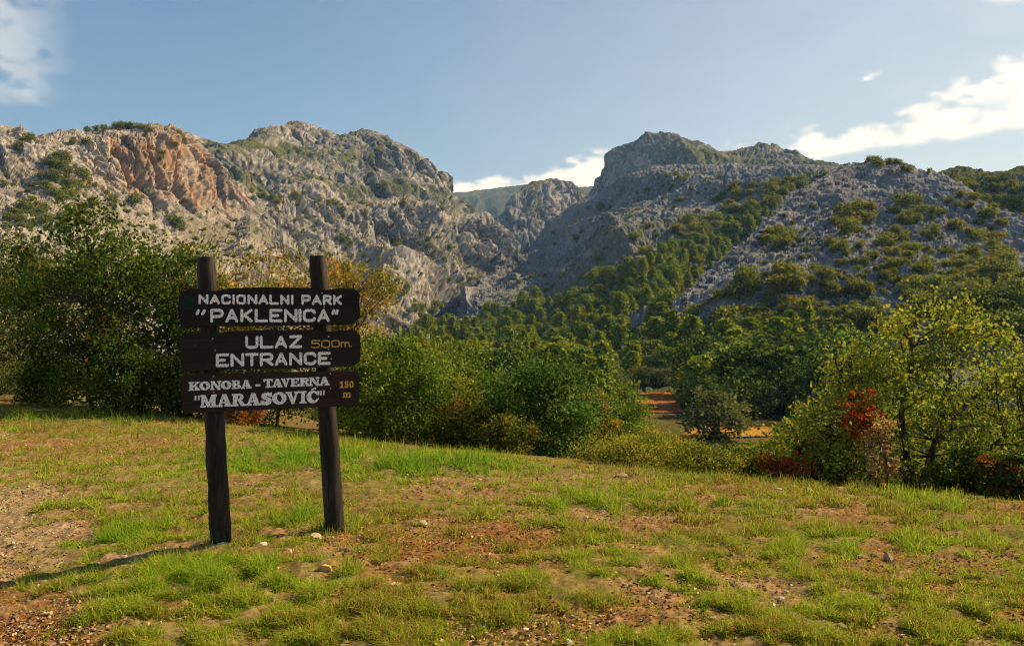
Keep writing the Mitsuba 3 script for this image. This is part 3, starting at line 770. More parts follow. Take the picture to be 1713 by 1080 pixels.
scatter(cliff_hill, [(250, 400, 330, 60, 150, 1.3, .15), (520, 470, 130, 50, 70, 1.3, .3), (60, 330, 120, 60, 70, 1.6, .1)], 'scrub_bush', None, None, None, RS(36))
scatter(spur, [(620, 440, 190, 70, 140, 1.6, .25), (800, 440, 70, 50, 40, 1.7, .2), (560, 350, 150, 30, 60, 1.8, .3)], 'scrub_bush', None, None, None, RS(37))
scatter(slope, [(1000, 420, 130, 70, 50, 1.5, .3), (1180, 340, 120, 50, 60, 1.8, .5)], 'scrub_bush', None, None, None, RS(38))
scatter(boulder_hill, [(1430, 420, 180, 80, 110, 1.0, .4)], 'scrub_bush', None, None, None, RS(39))
r_ = RS(40)
for i in range(510):
    far = i >= 90
    px, Y = (r_.uniform(980, 1370), r_.uniform(48, 100)) if 330 <= i < 450 else (r_.uniform(1330, 1950), r_.uniform(50, 190)) if far else (r_.uniform(560, 1010), r_.uniform(60, 125))
    x = xat(px, Y)
    z = float(ground_z(x, Y))
    p, _n = surface_point(boulder_hill, px, CY - (z - EYE) / Y * F, 4)
    if open_field.contains(Point(x, Y)) or (p is not None and p[1] < Y):
        continue
    h = r_.uniform(1.8, 4.2) * (1.25 if not far else 1)
    if 330 <= i < 450:
        h = min(h * 1.3, zat(748, Y) - z)
        if h < .8:
            continue
    scene[f'undergrowth__{i + 1:03d}'] = {'type': 'instance', 'shapegroup': {'type': 'ref', 'id': f'broadleaf_kind_{r_.randint(3)}' if r_.rand() < .4 else f'scrub_kind_{r_.randint(3)}'},
                                          'to_world': T().translate([float(x), float(Y), z - .15 * h]).rotate([0, 0, 1], float(r_.uniform(0, 360))).scale([h * 1.15, h * 1.15, h])}
labels['undergrowth'] = {'label': 'tangled bushes covering the valley floor below the meadow', 'kind': 'stuff'}

# --- single trees of the valley
VALLEY = [  # px, Y, top py, width px, kind, label
    (1010, 62, 632, 112, 1, 'round bright green tree just left of the ploughed strip'),
    (1200, 104, 655, 112, 2, 'pale olive tree on the bank between the two open fields'),
    (1300, 138, 562, 190, 0, 'broad dark tree above the dry yellow field'),
    (1392, 122, 588, 150, 0, 'dark tree right of the dry yellow field'),
    (1255, 152, 572, 120, 1, 'tall green tree behind the pale olive tree'),
    (1178, 165, 566, 110, 0, 'dark tree right of the ploughed strip, with its crown against the rock foot'),
    (1045, 96, 648, 70, 2, 'small grey-green tree beside the ploughed strip'),
    (930, 78, 603, 150, 0, 'dark rounded tree behind the big dark green bush'),
    (868, 92, 588, 150, 0, 'dark tree in the hollow left of centre below the pine wood'),
    (800, 110, 578, 140, 1, 'green tree in the hollow third from the sign'),
    (735, 100, 562, 150, 1, 'green tree in the hollow second from the sign'),
    (688, 84, 540, 130, 1, 'green tree in the hollow nearest the sign boards'),
    (1440, 160, 545, 150, 1, 'green tree behind the yellowing tree, on its left side'),
    (1655, 150, 482, 120, 0, 'flat-topped dark tree at the right above the yellowing tree'),
    (1600, 165, 478, 100, 2, 'grey-green tree at the foot of the boulder hill far right'),
    (1700, 100, 515, 110, 1, 'green tree at the right rim behind the yellowing tree'),
]
for i, (px, Y, top, w, kind, lab) in enumerate(VALLEY):
    x = xat(px, Y)
    z = float(ground_z(x, Y))
    if px > 1580:
        p, _ = surface_point(boulder_hill, px, top + 45)
        x, Y, z = p
    h = zat(top, Y) - z
    wd = w / F * Y / 1.05
    place_copy('valley_tree', f'broadleaf_kind_{kind}', (x, Y, z - .1), 37 * i, (wd, wd, h), lab, 'tree', 'single trees in the valley')
for i in range(6):
    px, Y = 1058 + 13 * i, 178 + 2 * (i % 2)
    place_copy('olive_tree', 'broadleaf_kind_2', (xat(px, Y), Y, float(ground_z(xat(px, Y), Y))), 50 * i, 3.9 + .4 * (i % 3), ('first', 'second', 'third', 'fourth', 'fifth', 'sixth')[i] + ' olive tree from the left in the row behind the ploughed strip', 'tree', 'olive trees behind the ploughed strip')

# --- fields on the valley floor


def field(name, label, quad, colour, furrow, seed):
    """Open soil with furrows; quad: corners near left, near right, far right, far left as (px, Y)."""
    n, m = 90, 60
    a, b = np.meshgrid(np.linspace(0, 1, n), np.linspace(0, 1, m))
    c = np.array([[xat(p, Y), Y] for p, Y in quad])
    P = (1 - b)[..., None] * ((1 - a)[..., None] * c[0] + a[..., None] * c[1]) + b[..., None] * ((1 - a)[..., None] * c[3] + a[..., None] * c[2])
    z = ground_z(P[..., 0], P[..., 1]) + .12 + furrow * np.abs(np.sin(a * 46 + 3 * fbm(P[..., 0] * .3, P[..., 1] * .3, 0, 2, seed))) + .06 * fbm(P[..., 0], P[..., 1], 0, 3, seed)
    v = np.concatenate([P, z[..., None]], -1).reshape(-1, 3)
    col = lerp(np.array(colour) * .7, np.array(colour) * 1.2, fbm(P[..., 0] * .7, P[..., 1] * .7, 0, 4, seed) * .6 + .4 * meshkit.noise(v.reshape(m, n, 3) * [2.5, 1.2, 0], seed))
    add(name, mikit.ply((v, grid_faces(m, n)), 'rock_material', smooth=True, color=col.reshape(-1, 3)), label, kind='structure')


field('field', 'ploughed orange soil strip in the valley', [(1068, 134), (1142, 134), (1130, 172), (1056, 172)], (.30, .12, .04), .05, 3)
field('field', 'narrow green crop strip beside the ploughed soil', [(1040, 136), (1067, 136), (1055, 172), (1042, 172)], (.13, .16, .03), .05, 4)
field('field', 'dry yellow grass field in the valley', [(1130, 103), (1350, 107), (1345, 122), (1180, 122)], (.36, .20, .035), .05, 5)
field('field', 'orange soil patch at the hollow', [(1015, 104), (1110, 104), (1100, 112), (1015, 112)], (.30, .15, .07), .05, 6)


# ------------------------------------------------------------------ trees and shrubs round the meadow
LT_G = [(.060, .112, .016, 4), (.10, .16, .02, 3), (.16, .20, .03, 1), (.035, .06, .012, 3), (.13, .07, .016, .4)]
NEAR = [  # name, px, Y, top py, width px, leaves, leaf m, palette, options, label, category
    ('ash_tree', 158, 16.2, 338, 250, 15000, .062, LT_G, dict(clusters=120, base=.10, trunk_r=.05, cluster_r=.13, hollow=.2), 'leafy green tree with a dark visible trunk at the meadow edge left of the sign', 'tree'),
    ('ash_tree', 272, 16.9, 385, 210, 12000, .062, LT_G, dict(clusters=90, base=.1, trunk_r=.045, cluster_r=.14, hollow=.2), 'green tree just left of the upper sign board', 'tree'),
    ('ash_tree', 40, 18.6, 375, 250, 13000, .06, OL, dict(clusters=100, base=.08, trunk_r=.05, cluster_r=.14, hollow=.2), 'olive green tree at the left rim with lower bushes beneath', 'tree'),
    ('ash_tree', -60, 20, 350, 240, 9000, .065, LT_G, dict(clusters=80, base=.1, trunk_r=.05), 'green tree cut by the left rim of the view', 'tree'),
    ('ash_tree', 352, 17.8, 405, 170, 9000, .058, YG, dict(clusters=70, base=.08, trunk_r=.04, cluster_r=.15), 'yellow-green tree between the two sign posts on the left', 'tree'),
    ('autumn_tree', 462, 17.2, 405, 210, 8200, .052, AU, dict(clusters=80, base=.1, trunk_r=.04, cluster_r=.15, hollow=.2), 'thin yellowing tree showing above the middle of the sign', 'tree'),
    ('autumn_tree', 588, 16.5, 402, 170, 9000, .052, AU, dict(clusters=80, base=.08, trunk_r=.04, cluster_r=.15, hollow=.2), 'yellow and orange tree rising right of the sign', 'tree'),
    ('shrub', 430, 16.2, 540, 170, 7000, .055, DG, dict(stems=3, clusters=50), 'dark green shrub seen below the sign boards', 'shrub'),
    ('shrub', 612, 15.0, 585, 150, 9500, .05, YG, dict(stems=3, clusters=60), 'bright yellow-green shrub touching the right ends of the sign boards', 'shrub'),
    ('shrub', 662, 14.0, 570, 170, 11000, .05, MG, dict(stems=3, clusters=70), 'tall green shrub, second to the right of the sign', 'shrub'),
    ('shrub', 700, 17.0, 560, 160, 8000, .055, YG, dict(stems=3, clusters=60), 'yellow-green shrub behind the tall green shrub right of the sign', 'shrub'),
    ('shrub', 742, 15.5, 612, 130, 7500, .05, RU, dict(stems=3, clusters=50), 'rust-tinted shrub halfway between sign and big dark green bush', 'shrub'),
    ('shrub', 800, 18.5, 600, 170, 9000, .055, MG, dict(stems=3, clusters=60), 'green shrub just left of and behind the big dark green bush', 'shrub'),
    ('shrub', 782, 13.8, 668, 110, 6000, .045, RU, dict(stems=3, clusters=44), 'low russet shrub at the foot of the bushes left of the big dark green bush', 'shrub'),
    ('shrub', 895, 14.2, 606, 190, 16000, .052, [(.06, .13, .022, 3), (.10, .18, .03, 3), (.04, .075, .016, 2), (.18, .25, .05, 1)], dict(stems=4, clusters=90, cluster_r=.15), 'big round dark green bush at the centre of the meadow edge', 'bush'),
    ('shrub', 850, 12.9, 702, 90, 4500, .04, RU, dict(stems=3, clusters=36), 'small red-brown shrub in front of the big dark green bush', 'shrub'),
    ('shrub', 985, 16.5, 655, 90, 6000, .045, OL + AU[:2], dict(stems=3, clusters=40), 'narrow rusty olive shrub right of the big dark green bush', 'shrub'),
    ('shrub', 1035, 21, 655, 110, 6500, .055, MG, dict(stems=3, clusters=44), 'green shrub left of the ploughed strip', 'shrub'),
    ('shrub', 1045, 12.2, 730, 130, 7000, .036, YG, dict(stems=5, clusters=60, upright=.8, aspect=.25), 'wispy yellow-green shrub at the meadow edge below the ploughed strip', 'shrub'),
    ('shrub', 1105, 13.0, 722, 110, 7000, .036, YG, dict(stems=5, clusters=60, upright=.8, aspect=.25), 'tall wispy shrub under the pale olive tree', 'shrub'),
    ('shrub', 1172, 11.6, 752, 110, 7000, .036, SC, dict(stems=4, clusters=54, upright=.6, aspect=.3), 'grey-green shrub at the edge right of the wispy shrubs', 'shrub'),
    ('shrub', 1232, 12.6, 752, 100, 5000, .04, DG, dict(stems=4, clusters=54), 'dark shrub at the edge below the dry yellow field', 'shrub'),
    ('shrub', 1285, 14.5, 748, 120, 5500, .045, DG, dict(stems=4, clusters=54), 'dark shrub behind the low red shrub', 'shrub'),
    ('red_shrub', 1312, 10.2, 756, 90, 800, .034, RED, dict(stems=4, clusters=34, base=.35), 'low bright red shrub at the meadow edge', 'shrub'),
    ('red_shrub', 1388, 10.9, 722, 100, 2600, .036, [(.15, .03, .012, 3), (.10, .07, .018, 4), (.20, .03, .012, 2)], dict(stems=4, clusters=40, base=.15), 'red-brown shrub left of the yellowing tree', 'shrub'),
    ('red_shrub', 1443, 9.7, 654, 64, 620, .036, RED, dict(stems=3, clusters=30, base=.45, trunk_r=.010, cluster_r=.22), 'tall thin shrub with a red leafy top before the yellowing tree', 'shrub'),
    ('shrub', 1475, 9.35, 690, 60, 900, .04, [(.40, .30, .12, 3), (.28, .16, .05, 2)], dict(stems=6, clusters=40, base=.1, trunk_r=.008, upright=.8), 'dry straw-coloured stalks before the yellowing tree', 'shrub'),
    ('shrub', 1690, 8.6, 758, 85, 4600, .038, [(.05, .085, .014, 4), (.26, .09, .02, 2), (.09, .11, .02, 2)], dict(stems=4, clusters=40), 'green shrub with orange leaves at the right rim', 'shrub'),
    ('shrub', 1625, 9.6, 752, 120, 5200, .04, DG, dict(stems=4, clusters=44), 'dark undergrowth shrub beneath the right side of the yellowing tree', 'shrub'),
    ('shrub', 1425, 12.5, 742, 100, 6000, .045, DG, dict(stems=4, clusters=44), 'dark shrub behind the red-brown shrub', 'shrub'),
    ('shrub', 215, 16.0, 585, 150, 8000, .055, DG, dict(stems=4, clusters=54), 'dark shrub at the foot of the trees left of the sign', 'shrub'),
    ('shrub', 298, 16.2, 590, 120, 7000, .055, DG, dict(stems=4, clusters=50), 'dark shrub touching the left ends of the lower sign boards', 'shrub'),
    ('shrub', 92, 17.6, 590, 140, 7000, .055, DG, dict(stems=4, clusters=50), 'dark shrub left of the visible dark trunk', 'shrub'),
    ('shrub', 5, 20.5, 560, 150, 7000, .06, OL, dict(stems=4, clusters=50), 'olive shrub in the far left corner of the meadow', 'shrub'),
    ('dry_shrub', 78, 18.6, 655, 66, 2200, .05, RU, dict(stems=5, clusters=34), 'small russet shrub at the shaded foot of the left trees', 'shrub'),
    ('dry_shrub', 404, 15.2, 676, 60, 1900, .045, [(.34, .11, .02, 3), (.26, .16, .04, 3)], dict(stems=5, clusters=30), 'small orange shrub under the lowest sign board', 'shrub'),
]
for i, (name, px, Y, top, w, nl, leaf, pal, opt, lab, cat) in enumerate(NEAR):
    x = xat(px, Y)
    z = float(ground_z(x, Y)) - .05
    h = zat(top, Y) - z
    r = w / 2 / F * Y
    o = dict(base=.04, clusters=50, trunk_r=.018 * max(1, h / 2), cluster_r=.17)
    o.update(opt)
    mesh = plant_mesh(300 + i, h, r * 1.0, nl, leaf, pal, **o)
    single(name, lab, cat, mesh, (x, Y, z))

# the yellowing tree at the right: several crooked stems, branches showing through


def big_tree():
    rng = RS(77)
    h = 2.55
    stems = [([0, 0, 0], [.10, .0, .35], [.35, .1, .75], [.62, .1, 1.05], [1.05, .2, 1.35]),
             ([-.05, 0, 0], [-.12, .1, .5], [-.2, .1, 1.0], [-.12, .0, 1.5], [-.05, .1, 2.0]),
             ([-.1, 0, 0], [-.35, -.05, .4], [-.62, 0, .8], [-.85, .1, 1.2], [-1.05, .1, 1.6]),
             ([.05, .1, 0], [.3, .3, .5], [.5, .4, 1.1], [.6, .4, 1.6], [.9, .4, 2.0]),
             ([0, -.05, 0], [.25, -.25, .3], [.7, -.35, .6], [1.1, -.3, .85], [1.5, -.2, 1.05])]
    wood, cl = [], []
    paths = []
    for k, st in enumerate(stems):
        st = np.array(st)
        tt = np.linspace(0, 1, 5)
        t2 = np.linspace(0, 1, 11)
        p = PchipInterpolator(tt, st, axis=0)(t2) + rng.normal(0, .018, (11, 3)) * (t2 > 0)[:, None]
        p[0, 2] -= .1
        wood.append(tube(p, .052 * (1 - .78 * t2) * (1.0 if k < 2 else .85), 8))
        paths.append(p)
    env = lambda x: np.interp(x, [-1.55, -1.3, -.9, -.4, 0, .35, .8, 1.2, 1.6, 1.85], [.7, 1.15, 1.7, 2.1, 2.35, 2.45, 2.3, 2.05, 1.8, 1.1])
    while len(cl) < 190:
        x, y = rng.uniform(-1.55, 1.85), rng.normal(0, .55)
        top = env(x) * (1 - .18 * (y / .9) ** 2)
        z = rng.uniform(.2 + .08 * abs(x), max(top, .5))
        if rng.rand() < .25 and z < .6 * top:
            continue
        cl.append([x, y, z])
    cl = np.array(cl)
    for c in cl:
        best = min(((np.linalg.norm((p - c) * [1, 1, .8], axis=1)[2:].min(), j) for j, p in enumerate(paths)))
        p = paths[best[1]]
        k = 2 + int(np.argmin(np.linalg.norm((p - c) * [1, 1, 1.2] + [0, 0, .25], axis=1)[2:]))
        k = min(k, len(p) - 1)
        mid = (p[k] + c) / 2 + rng.normal(0, .07, 3)
        tt = np.linspace(0, 1, 6)[:, None]
        wood.append(tube((1 - tt) ** 2 * p[k] + 2 * tt * (1 - tt) * mid + tt ** 2 * c, np.linspace(.014, .003, 6), 5))
        for _ in range(3):
            e = c + rng.normal(0, .13, 3)
            wood.append(tube(np.array([c, (c + e) / 2 + rng.normal(0, .02, 3), e]), [.004, .003, .002], 3))
    n = 22000
    which = rng.randint(0, len(cl), n)
    off = rng.normal(0, 1, (n, 3)) * .125 * (.6 + .7 * rng.rand(len(cl)))[which][:, None]
    pos = cl[which] + off
    d = off / (np.linalg.norm(off, axis=1, keepdims=True) + 1e-9)
    upper = cl[which][:, 2] / env(cl[which][:, 0])
    yellow = upper + rng.normal(0, .22, n) > .92
    parts = [leaves(pos[yellow], d[yellow], .047, [(.33, .32, .033, 3), (.44, .38, .04, 2), (.24, .29, .033, 3), (.38, .24, .03, .6)], rng, aspect=.38),
             leaves(pos[~yellow], d[~yellow], .047, [(.18, .25, .028, 3), (.27, .31, .033, 3), (.10, .15, .022, 2), (.36, .35, .04, 1)], rng, aspect=.38)]
    return join(wood), merge_coloured(parts)


bt_y = 10.9
bt_x = xat(1540, bt_y)
single('yellowing_tree', 'broad yellowing tree with crooked dark stems at the right of the meadow edge', 'tree', big_tree(), (bt_x, bt_y, float(ground_z(bt_x, bt_y))))

# ------------------------------------------------------------------ grass, weeds, stones


def blades(x, y, z, hgt, wid, col, rng, bend=.5):
    n = len(x)
    a = rng.uniform(0, 2 * np.pi, n)
    ca, sa = np.cos(a), np.sin(a)
    lean = rng.uniform(.1, bend, n) * hgt
    b = rng.uniform(0, 2 * np.pi, n)
    lx, ly = np.cos(b) * lean, np.sin(b) * lean
    w = wid * .5
    base = np.stack([x, y, z - .006], -1)
    v0 = base + np.stack([ca * w, sa * w, 0 * w], -1)
    v1 = base - np.stack([ca * w, sa * w, 0 * w], -1)
    m = base + np.stack([lx * .35, ly * .35, hgt * .6], -1)
    v2 = m + np.stack([ca * w, sa * w, 0 * w], -1) * .75
    v3 = m - np.stack([ca * w, sa * w, 0 * w], -1) * .75
    v4 = base + np.stack([lx, ly, hgt * (1 - .25 * (lean / hgt))], -1)
    v = np.stack([v0, v1, v2, v3, v4], 1).reshape(-1, 3)
    k = np.arange(n)[:, None] * 5
    near = y < 5.6
    f = np.vstack([np.concatenate([k + [0, 1, 3], k + [0, 3, 2], k + [2, 3, 4]], 1)[near].reshape(-1, 3), (k + [0, 1, 4])[~near]])
    return v, f, np.repeat(col, 5, axis=0)


def turf(count, rng):
    Y = 1 / rng.uniform(1 / 17.0, 1 / 3.7, count * 4)
    x = rng.uniform(-.64, .72, count * 4) * Y
    keep = rng.rand(len(x)) < np.clip(5.2 / Y, .25, 1.0)
    x, Y = x[keep], Y[keep]
    s = edge_distance(x, Y)
    cover, lush, track, red = meadow(x, Y)
    tuft = fbm(x * 7, Y * 7, 3, 3, 91)
    dens = np.clip(cover * (.20 + 1.6 * S(.36, .58, tuft)) + lush * .9 + .16 * (1 - track), 0, 1.3)
    keep = (rng.rand(len(x)) < dens) & (s < .8)
    x, Y, cover, lush, tuft, red = (q[keep][:count] for q in (x, Y, cover, lush, tuft, red))
    n = len(x)
    far = np.clip(Y / 5.5, 1, 2.4)
    hgt = (.012 + .040 * rng.rand(n) ** 1.5) * (.35 + 1.5 * S(.3, .65, tuft) * (.4 + .6 * cover)) * (1 + 1.0 * lush) * (.8 + .3 * far)
    hgt = hgt * (.55 + .75 * S(.5, .68, tuft))
    hgt = hgt + .055 * lush * S(.42, .62, tuft) * rng.rand(n)
    wid = (.0034 + .0028 * rng.rand(n)) * far * np.where(Y > 5.6, 1.5, 1.0)
    g = lerp((.19, .34, .020), (.38, .44, .034), rng.rand(n))
    g = lerp(g, (.13, .29, .02), np.clip(lush, 0, 1) * .75)
    dry = np.clip((rng.rand(n) * 1.0 + .75 * (fbm(x * 1.6, Y * 1.6, 5, 3, 95) - .5) + .25 * red - .55 * lush), 0, 1)
    g = lerp(g, (.42, .30, .085), S(.69, .77, dry) * .9)
    g = lerp(g, (.22, .10, .03), S(.9, .94, dry) * .8)
    g = g * (.7 + .6 * rng.rand(n))[:, None]
    return blades(x, Y, ground_z(x, Y) + .004, hgt, wid, g, rng, 1.5)


tv, tf, tc = turf(430000, RS(5))
add('grass', mikit.ply((tv, tf), 'grass_material', color=tc), 'short patchy green and straw-coloured grass of the meadow', kind='stuff')


def edge_weeds(rng):
    parts = []
    spots = [(600, 20, .20), (640, 40, .16), (450, 60, .12), (700, 60, .16), (800, 70, .14), (880, 60, .12), (960, 50, .16), (1060, 60, .22), (1110, 50, .24), (1160, 40, .2), (1220, 50, .18), (1290, 50, .16), (1350, 60, .12), (1480, 40, .22), (1560, 70, .12), (1650, 60, .14), (250, 90, .12), (340, 50, .13), (120, 60, .12), (540, 40, .16)]
    for px, spread, h in spots:
        n = 420
        p = rng.normal(px, spread, n)
        t = (p - CX) / F
        # walk out along the sight line to the rim
        yy = np.linspace(7, 26, 60)
        k = np.argmax(edge_distance(t[:, None] * yy[None], yy[None] + 0 * t[:, None]) > -.25, axis=1)
        Y = yy[k] + rng.normal(.1, .35, n)
        x = t * Y
        hh = h * .5 * (.3 + rng.rand(n) ** 2 * 1.2)
        cl = fbm(x * 3, Y * 3, 1, 2, 17)
        c = lerp((.15, .22, .025), (.34, .27, .09), S(.55, .7, cl + .25 * (rng.rand(n) - .5)))
        c = lerp(c, (.30, .12, .03), (rng.rand(n) < .12) * .7) * (.7 + .6 * rng.rand(n))[:, None]
        parts.append(blades(x, Y, ground_z(x, Y), hh, np.full(n, .008), c, rng, .45))
    for px, py in ((370, 905), (560, 888)):                # round the feet of the sign posts
        n = 260
        Y0 = EYE * F / (py - CY)
        a, q = rng.uniform(0, 2 * np.pi, n), rng.normal(.10, .045, n)
        x, Y = xat(px, Y0) + np.cos(a) * q, Y0 + np.sin(a) * q
        c = lerp((.20, .29, .03), (.42, .36, .18), rng.rand(n) ** 1.5)
        parts.append(blades(x, Y, ground_z(x, Y), .03 + .11 * rng.rand(n) ** 2, np.full(n, .005), c, rng, .6))
    return merge_coloured(parts)


wv, wf, wc = edge_weeds(RS(6))
add('tall_grass', mikit.ply((wv, wf), 'grass_material', color=wc), 'tall dry and green grass along the rim of the meadow', kind='stuff')


def stone_mesh(seed, sx, sy, sz, sub=3):
    m = trimesh.creation.icosphere(subdivisions=sub)
    v = m.vertices.copy()
    rng = RS(seed)
    for _ in range(9):                                # chipped flat sides
        d = rng.normal(0, 1, 3); d /= np.linalg.norm(d)
        c = rng.uniform(.55, .85)
        over = np.maximum(v @ d - c, 0)
        v -= over[:, None] * d * .9
    v *= (1 + .16 * (meshkit.fbm(v * 2.2 + seed, 3, seed) - .5))[:, None]
    return v * [sx, sy, sz], m.faces


def stone_colour(v, base, seed):
    f = meshkit.fbm(v / (np.abs(v).max() + 1e-9) * 4, 3, seed)
    return np.clip(lerp(np.array(base) * .55, np.array(base) * 1.3, f), 0, .9)


STONES = [  # px, py, width px, height px, colour, label
    (543, 950, 27, 22, (.52, .36, .15), 'ochre rock the size of a fist on the grass right of the sign posts'),
    (1486, 931, 17, 17, (.34, .24, .17), 'round brown stone lying in the grass at the right'),
    (1460, 928, 18, 9, (.20, .16, .13), 'flat dark stone beside the round brown stone'),
    (205, 932, 22, 12, (.46, .37, .24), 'pale flat stone in the grass above the shadow of the sign'),
    (131, 968, 26, 12, (.46, .38, .27), 'pale stone on the sunny side of the sign shadow'),
    (170, 1004, 15, 8, (.55, .50, .42), 'small white stone at the rim of the bare track'),
    (133, 1032, 30, 16, (.30, .21, .13), 'brown stone on the bare orange track'),
    (456, 1003, 17, 11, (.36, .27, .18), 'small brown stone low in the grass below the sign'),
    (372, 910, 16, 9, (.60, .57, .50), 'white stone at the foot of the left sign post'),
    (435, 910, 28, 8, (.52, .47, .40), 'flat pale stone between the feet of the sign posts'),
    (527, 897, 26, 12, (.48, .40, .30), 'pale stone close to the foot of the right sign post'),
    (482, 922, 20, 9, (.45, .30, .18), 'tan stone below the middle of the sign'),
    (660, 978, 22, 9, (.50, .40, .24), 'pale flat stone on the bare soil right of the sign'),
    (902, 948, 16, 8, (.16, .13, .11), 'small dark stone near the centre of the meadow'),
    (1292, 1012, 18, 9, (.50, .44, .34), 'pale stone in the grass right of the reddish bare patch'),
    (1196, 1034, 18, 8, (.46, .36, .24), 'tan stone on the reddish bare patch'),
    (952, 1074, 22, 12, (.58, .54, .46), 'white stone at the lower rim of the view'),
    (1090, 1072, 20, 10, (.50, .46, .40), 'grey-white stone at the lower rim right of the centre'),
    (1408, 1048, 30, 14, (.20, .16, .12), 'dark clod in the grass at the lower right'),
    (706, 874, 18, 8, (.55, .46, .33), 'pale stone on the thin turf between sign and centre'),
    (1040, 796, 24, 9, (.34, .25, .16), 'brown stone on the bare strip at the far edge of the meadow'),
    (1300, 818, 20, 6, (.42, .38, .31), 'pale stone at the meadow edge below the low red shrub'),
    (1352, 818, 16, 6, (.40, .35, .28), 'pale stone at the meadow edge below the red-brown shrub'),
    (1196, 888, 20, 7, (.52, .44, .33), 'flat pale stone in the turf right of the centre'),
    (980, 866, 16, 7, (.40, .34, .26), 'small grey stone in the turf beyond the centre'),
]
for i, (px, py, w, h, colr, lab) in enumerate(STONES):
    Y = EYE * F / (py + h * .3 - CY)
    for _ in range(6):
        z0 = float(ground_z(xat(px, Y), Y))
        Y = (EYE - z0) * F / (py + h * .3 - CY)
    k = Y / F
    v, f = stone_mesh(500 + i, w * k * .52, w * k * .42, h * k * .62)
    key = add('stone', {**mikit.ply((v, f), 'rock_material', color=stone_colour(v, colr, 600 + i)[:len(v)]), 'to_world': T().translate([xat(px, Y), Y, z0 + h * k * .22]).rotate([0, 0, 1], 47.0 * i)}, lab, 'stone')

# rotten stump at the meadow edge
sy = 8.55
sx = xat(1437, sy)
sv, sf = tube(np.array([[0, 0, -.05], [.004, 0, .02], [-.004, .01, .05], [.006, 0, .075]]), [.05, .042, .036, .022], 14)
sv = sv + (meshkit.noise(sv * 60, 3) - .5)[:, None] * [.02, .02, .04]
add('tree_stump', {**mikit.ply((sv, sf), 'bark_material'), 'to_world': T().translate([sx, sy, float(ground_z(sx, sy))])}, 'small dark broken stump at the meadow edge below the yellowing tree', 'stump')


def pebbles(n, rng):
    """Loose gravel of the track, the bare patches and the shadow side."""
    base = trimesh.creation.icosphere(subdivisions=0)
    Y = 1 / rng.uniform(1 / 13.0, 1 / 3.8, n * 14)
    x = rng.uniform(-.64, .64, n * 14) * Y
    cover, lush, track, red = meadow(x, Y)
    keep = (rng.rand(len(x)) < np.clip((1 - cover) * .5 + track * .6 - .2, 0, 1)) & (edge_distance(x, Y) < .3)
    x, Y, red = x[keep][:n], Y[keep][:n], red[keep][:n]
    n = len(x)
    s = .004 + .011 * rng.rand(n) ** 3.5 + .0012 * Y / 5
    z = ground_z(x, Y)
    v = base.vertices[None] * (1 + .5 * (rng.rand(n, len(base.vertices), 1) - .5))
    v = v * (s[:, None] * rng.uniform(.6, 1.3, (n, 3)) * [1, 1, .6])[:, None] + np.stack([x, Y, z + s * .25 + .008], -1)[:, None]
    c = lerp((.30, .24, .16), (.50, .44, .35), rng.rand(n) ** 2)
    c = lerp(c, (.33, .17, .07), (rng.rand(n) < .35 + .3 * red) * .8) * (.6 + .7 * rng.rand(n))[:, None]
    k = len(base.vertices)
    return v.reshape(-1, 3), (base.faces[None] + np.arange(n)[:, None, None] * k).reshape(-1, 3), np.repeat(c, k, axis=0)


def litter(n, rng):
    """Dead leaves, straw and twigs lying flat on the soil and turf."""
    Y = 1 / rng.uniform(1 / 13.0, 1 / 3.8, n * 2)
    x = rng.uniform(-.64, .64, n * 2) * Y
    keep = (fbm(x * 1.3, Y * 1.3, 9, 3, 19) + .25 * (rng.rand(2 * n) - .5) > .44) & (edge_distance(x, Y) < .3)
    x, Y = x[keep][:n], Y[keep][:n]
    n = len(x)
    P = np.stack([x, Y, ground_z(x, Y) + .012 + .012 * rng.rand(n)], -1)
    a = rng.uniform(0, 2 * np.pi, n)
    pal = [(.34, .21, .08, 3), (.24, .12, .045, 3), (.44, .33, .16, 2), (.13, .075, .035, 2)]
    return leaves(P, np.stack([np.cos(a), np.sin(a), 0 * a], -1) * 3, .026, pal, rng, spread=.5, aspect=.3, droop=0)


lv, lf, lc = litter(14000, RS(11))
add('leaf_litter', mikit.ply((lv, lf), 'rock_material', color=lc), 'dead leaves and straw lying over the thin turf', kind='stuff')
pv, pf, pc = pebbles(4200, RS(8))
add('gravel', mikit.ply((pv, pf), 'rock_material', color=pc), 'loose pale and brown gravel on the bare track and thin turf', kind='stuff')

# ------------------------------------------------------------------ the park sign
TH = math.radians(21)
E1, NR = np.array([math.cos(TH), math.sin(TH), 0]), np.array([math.sin(TH), -math.cos(TH), 0])
SIGN_Y = 6.45
FOOT = np.array([xat(370, SIGN_Y), SIGN_Y, 0])


def on_plane(px, py, off):
    """Place on the upright plane of the sign, OFF metres before the posts' middle line, as (along, up)."""
    o, d = np.array([0, 0, EYE]), np.array([(px - CX) / F, 1, (CY - py) / F])
    t = ((FOOT + NR * off - o) @ NR) / (d @ NR)
    q = o + t * d
    return np.array([(q - FOOT) @ E1, q[2]])


def slab(poly, off0, off1):
    """A flat shape given as a polygon in (along, up), from off0 to off1 before the posts' line."""
    out = []
    for g in getattr(poly, 'geoms', [poly]):
        m = trimesh.creation.extrude_polygon(g, off1 - off0, engine='earcut')
        v = m.vertices
        out.append((FOOT + v[:, :1] * E1 + np.array([0, 0, 1]) * v[:, 1:2] + (off0 + v[:, 2:3]) * NR, m.faces))
    return join(out)


def flat(poly, off):
    """A polygon traced in photograph pixels (y up) laid on the sign's plane."""
    f = lambda r: [on_plane(x, -y, off) for x, y in r.coords]
    gs = [Polygon(f(g.exterior), [f(i) for i in g.interiors]).buffer(0) for g in getattr(poly, 'geoms', [poly]) if g.area > 1e-6]
    return unary_union(gs)


